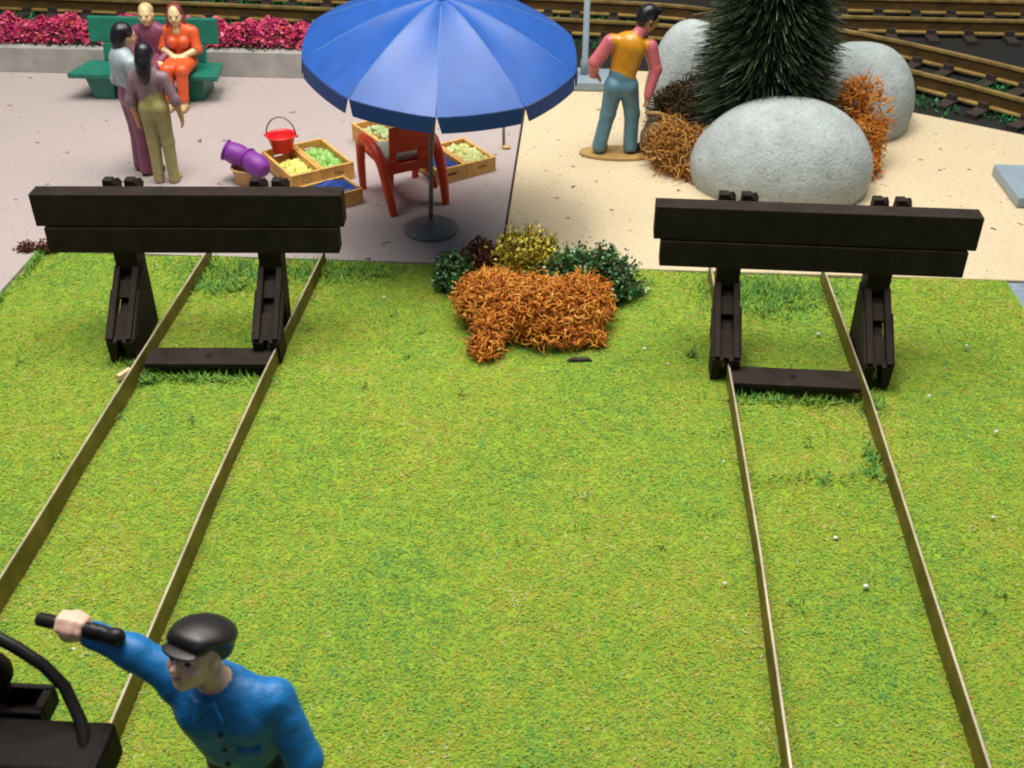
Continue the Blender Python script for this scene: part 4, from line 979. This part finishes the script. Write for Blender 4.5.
    v, f_, _ = pk.mesh(); link('peak', fast_mesh('peak', v, f_), M['cap'], c_, True)
    # handle in the fist: stub on the far side, lumpy grip on the near side
    W = V(-1.22,2.66,0); hw_ = W+hc
    h = thing('grip_handle', tuple(hw_), 'short black lumpy handle held in the fist of the blue jacketed person', 'handle')
    MB().tube([ax*.135, ax*.125, ax*.0, -ax*.06+V(0,-.014,.016), -ax*.10+V(0,-.02,.022)], [.019,.026,.026,.024,.024], 12).build('shaft', M['pipe'], h, True)
    g_ = Body(.006)
    for t_, rr_ in ((.055,.030),(.085,.033),(.115,.033),(.150,.030),(.175,.036)): g_.el(-ax*t_+V(0,-.012-t_*.10,.018+t_*.06), V(rr_,rr_*.9,rr_), 'g', k=.008)
    v, f_, _ = g_.mesh(); link('grip', fast_mesh('grip', v, f_), M['pipe'], h, True)
driver()

# ================================================================== locomotive end in the corner
def loco():
    r = thing('locomotive', (-2.67,2.40,0), 'black locomotive end with a curved handrail in the corner of the lawn', 'locomotive')
    L = M['loco']
    MB().box(-1.0,1.04,-.10,.115,1.10,1.23).build('end_beam', L, r, bevel=.014)
    MB().box(.955,1.062,-.16,.125,1.05,1.225).build('beam_end_block', L, r, bevel=.022)
    t_ = MB(); t_.box(-.20,.78,.12,.26,1.15,1.165)
    t_.box(-.20,.78,.12,.145,1.166,1.245); t_.box(-.20,.78,.235,.26,1.166,1.245); t_.box(.745,.78,.146,.234,1.166,1.245)
    t_.build('tray', L, r, bevel=.006)
    MB().tube([(.30,.22,1.60),(.50,.22,1.595),(.62,.215,1.565),(.72,.205,1.50),(.81,.19,1.43),(.88,.165,1.35),(.95,.09,1.25),(1.0,-.02,1.20),(1.01,-.06,1.13)], .023, 12).build('handrail', M['pipe'], r, True)
    MB().tube([(.30,.22,1.60),(.30,.16,1.24)], .023, 12).build('rail_post', M['pipe'], r, True)
    MB().ball((.60,.20,1.375), (.075,.06,.085), 18, 12).build('whistle_dome', M['loco'], r, True)
    MB().tube([(.60,.20,1.24),(.60,.20,1.33)], .045, 12).build('dome_stem', L, r, True)
    MB().tube([(.56,-.16,1.02),(.62,-.14,1.12),(.66,-.10,1.19),(.68,-.08,1.235)], [.06,.06,.055,.045], 14).build('hose', mat('brown hose', (.16,.085,.02), .5), r, True)
    MB().box(-.80,.80,-1.8,-.11,.62,1.14).build('body', L, r, bevel=.02)
    MB().box(-.62,.62,-1.8,.0,.30,.60).build('underframe', L, r, bevel=.02)
    for (x, y) in ((-.485,-.45),(.47,-.45),(-.485,-1.35),(.47,-1.35)):
        w = MB().lathe([(.001,-.045),(.29,-.045),(.30,.0),(.34,.02),(.34,.045),(.001,.045)], 32, (0,0,0), (-1 if x > 0 else 1,0,0)).build('wheel', L, r, True, loc=(x,y,.436))
loco()

# ================================================================== camera, light
f_px = 1100.; vp = (598, -366)
Yd = unit(V(vp[0]-512, vp[1]-384, f_px)); up = unit(np.cross(Yd, V(1,0,0)))
if up[1] > 0: up = -up
Xd = np.cross(Yd, up); R = np.stack([Xd, Yd, up])
cam = bpy.data.cameras.new('Camera'); co = bpy.data.objects.new('Camera', cam); COL.objects.link(co)
m3 = np.stack([R@V(1,0,0), -(R@V(0,1,0)), -(R@V(0,0,1))], 1)
co.matrix_world = Matrix([[*m3[0],0],[*m3[1],0],[*m3[2],4.5],[0,0,0,1]])
cam.sensor_width = 36; cam.lens = f_px/1024*36; cam.clip_end = 300
cam.dof.use_dof = True; cam.dof.focus_distance = 7.6; cam.dof.aperture_fstop = 2.6
S.camera = co
def area(name, loc, target, sx, sy, power, col):
    l = bpy.data.lights.new(name, 'AREA'); l.shape = 'RECTANGLE'; l.size = sx; l.size_y = sy; l.energy = power; l.color = col
    o = bpy.data.objects.new(name, l); COL.objects.link(o); o.location = loc
    o.rotation_euler = (Vector(target)-Vector(loc)).to_track_quat('-Z', 'Y').to_euler(); return o
area('ceiling_light', (-1.8,7.6,14.0), (-1.3,7.6,0), 6.0, 2.0, 800, (1.0,.965,.88))
area('ceiling_light', (-.5,9.6,15.0), (-.3,9.2,0), 20.0, 10.0, 3800, (1.0,.965,.88))
w = bpy.data.worlds.new('World'); S.world = w; w.use_nodes = True
w.node_tree.nodes['Background'].inputs['Color'].default_value = (.75,.85,1,1); w.node_tree.nodes['Background'].inputs['Strength'].default_value = .12
S.view_settings.view_transform = 'Standard'; S.view_settings.look = 'None'; S.view_settings.exposure = .16; S.view_settings.gamma = 1
S.render.resolution_x = 1024; S.render.resolution_y = 768; S.cycles.filter_width = 2.0
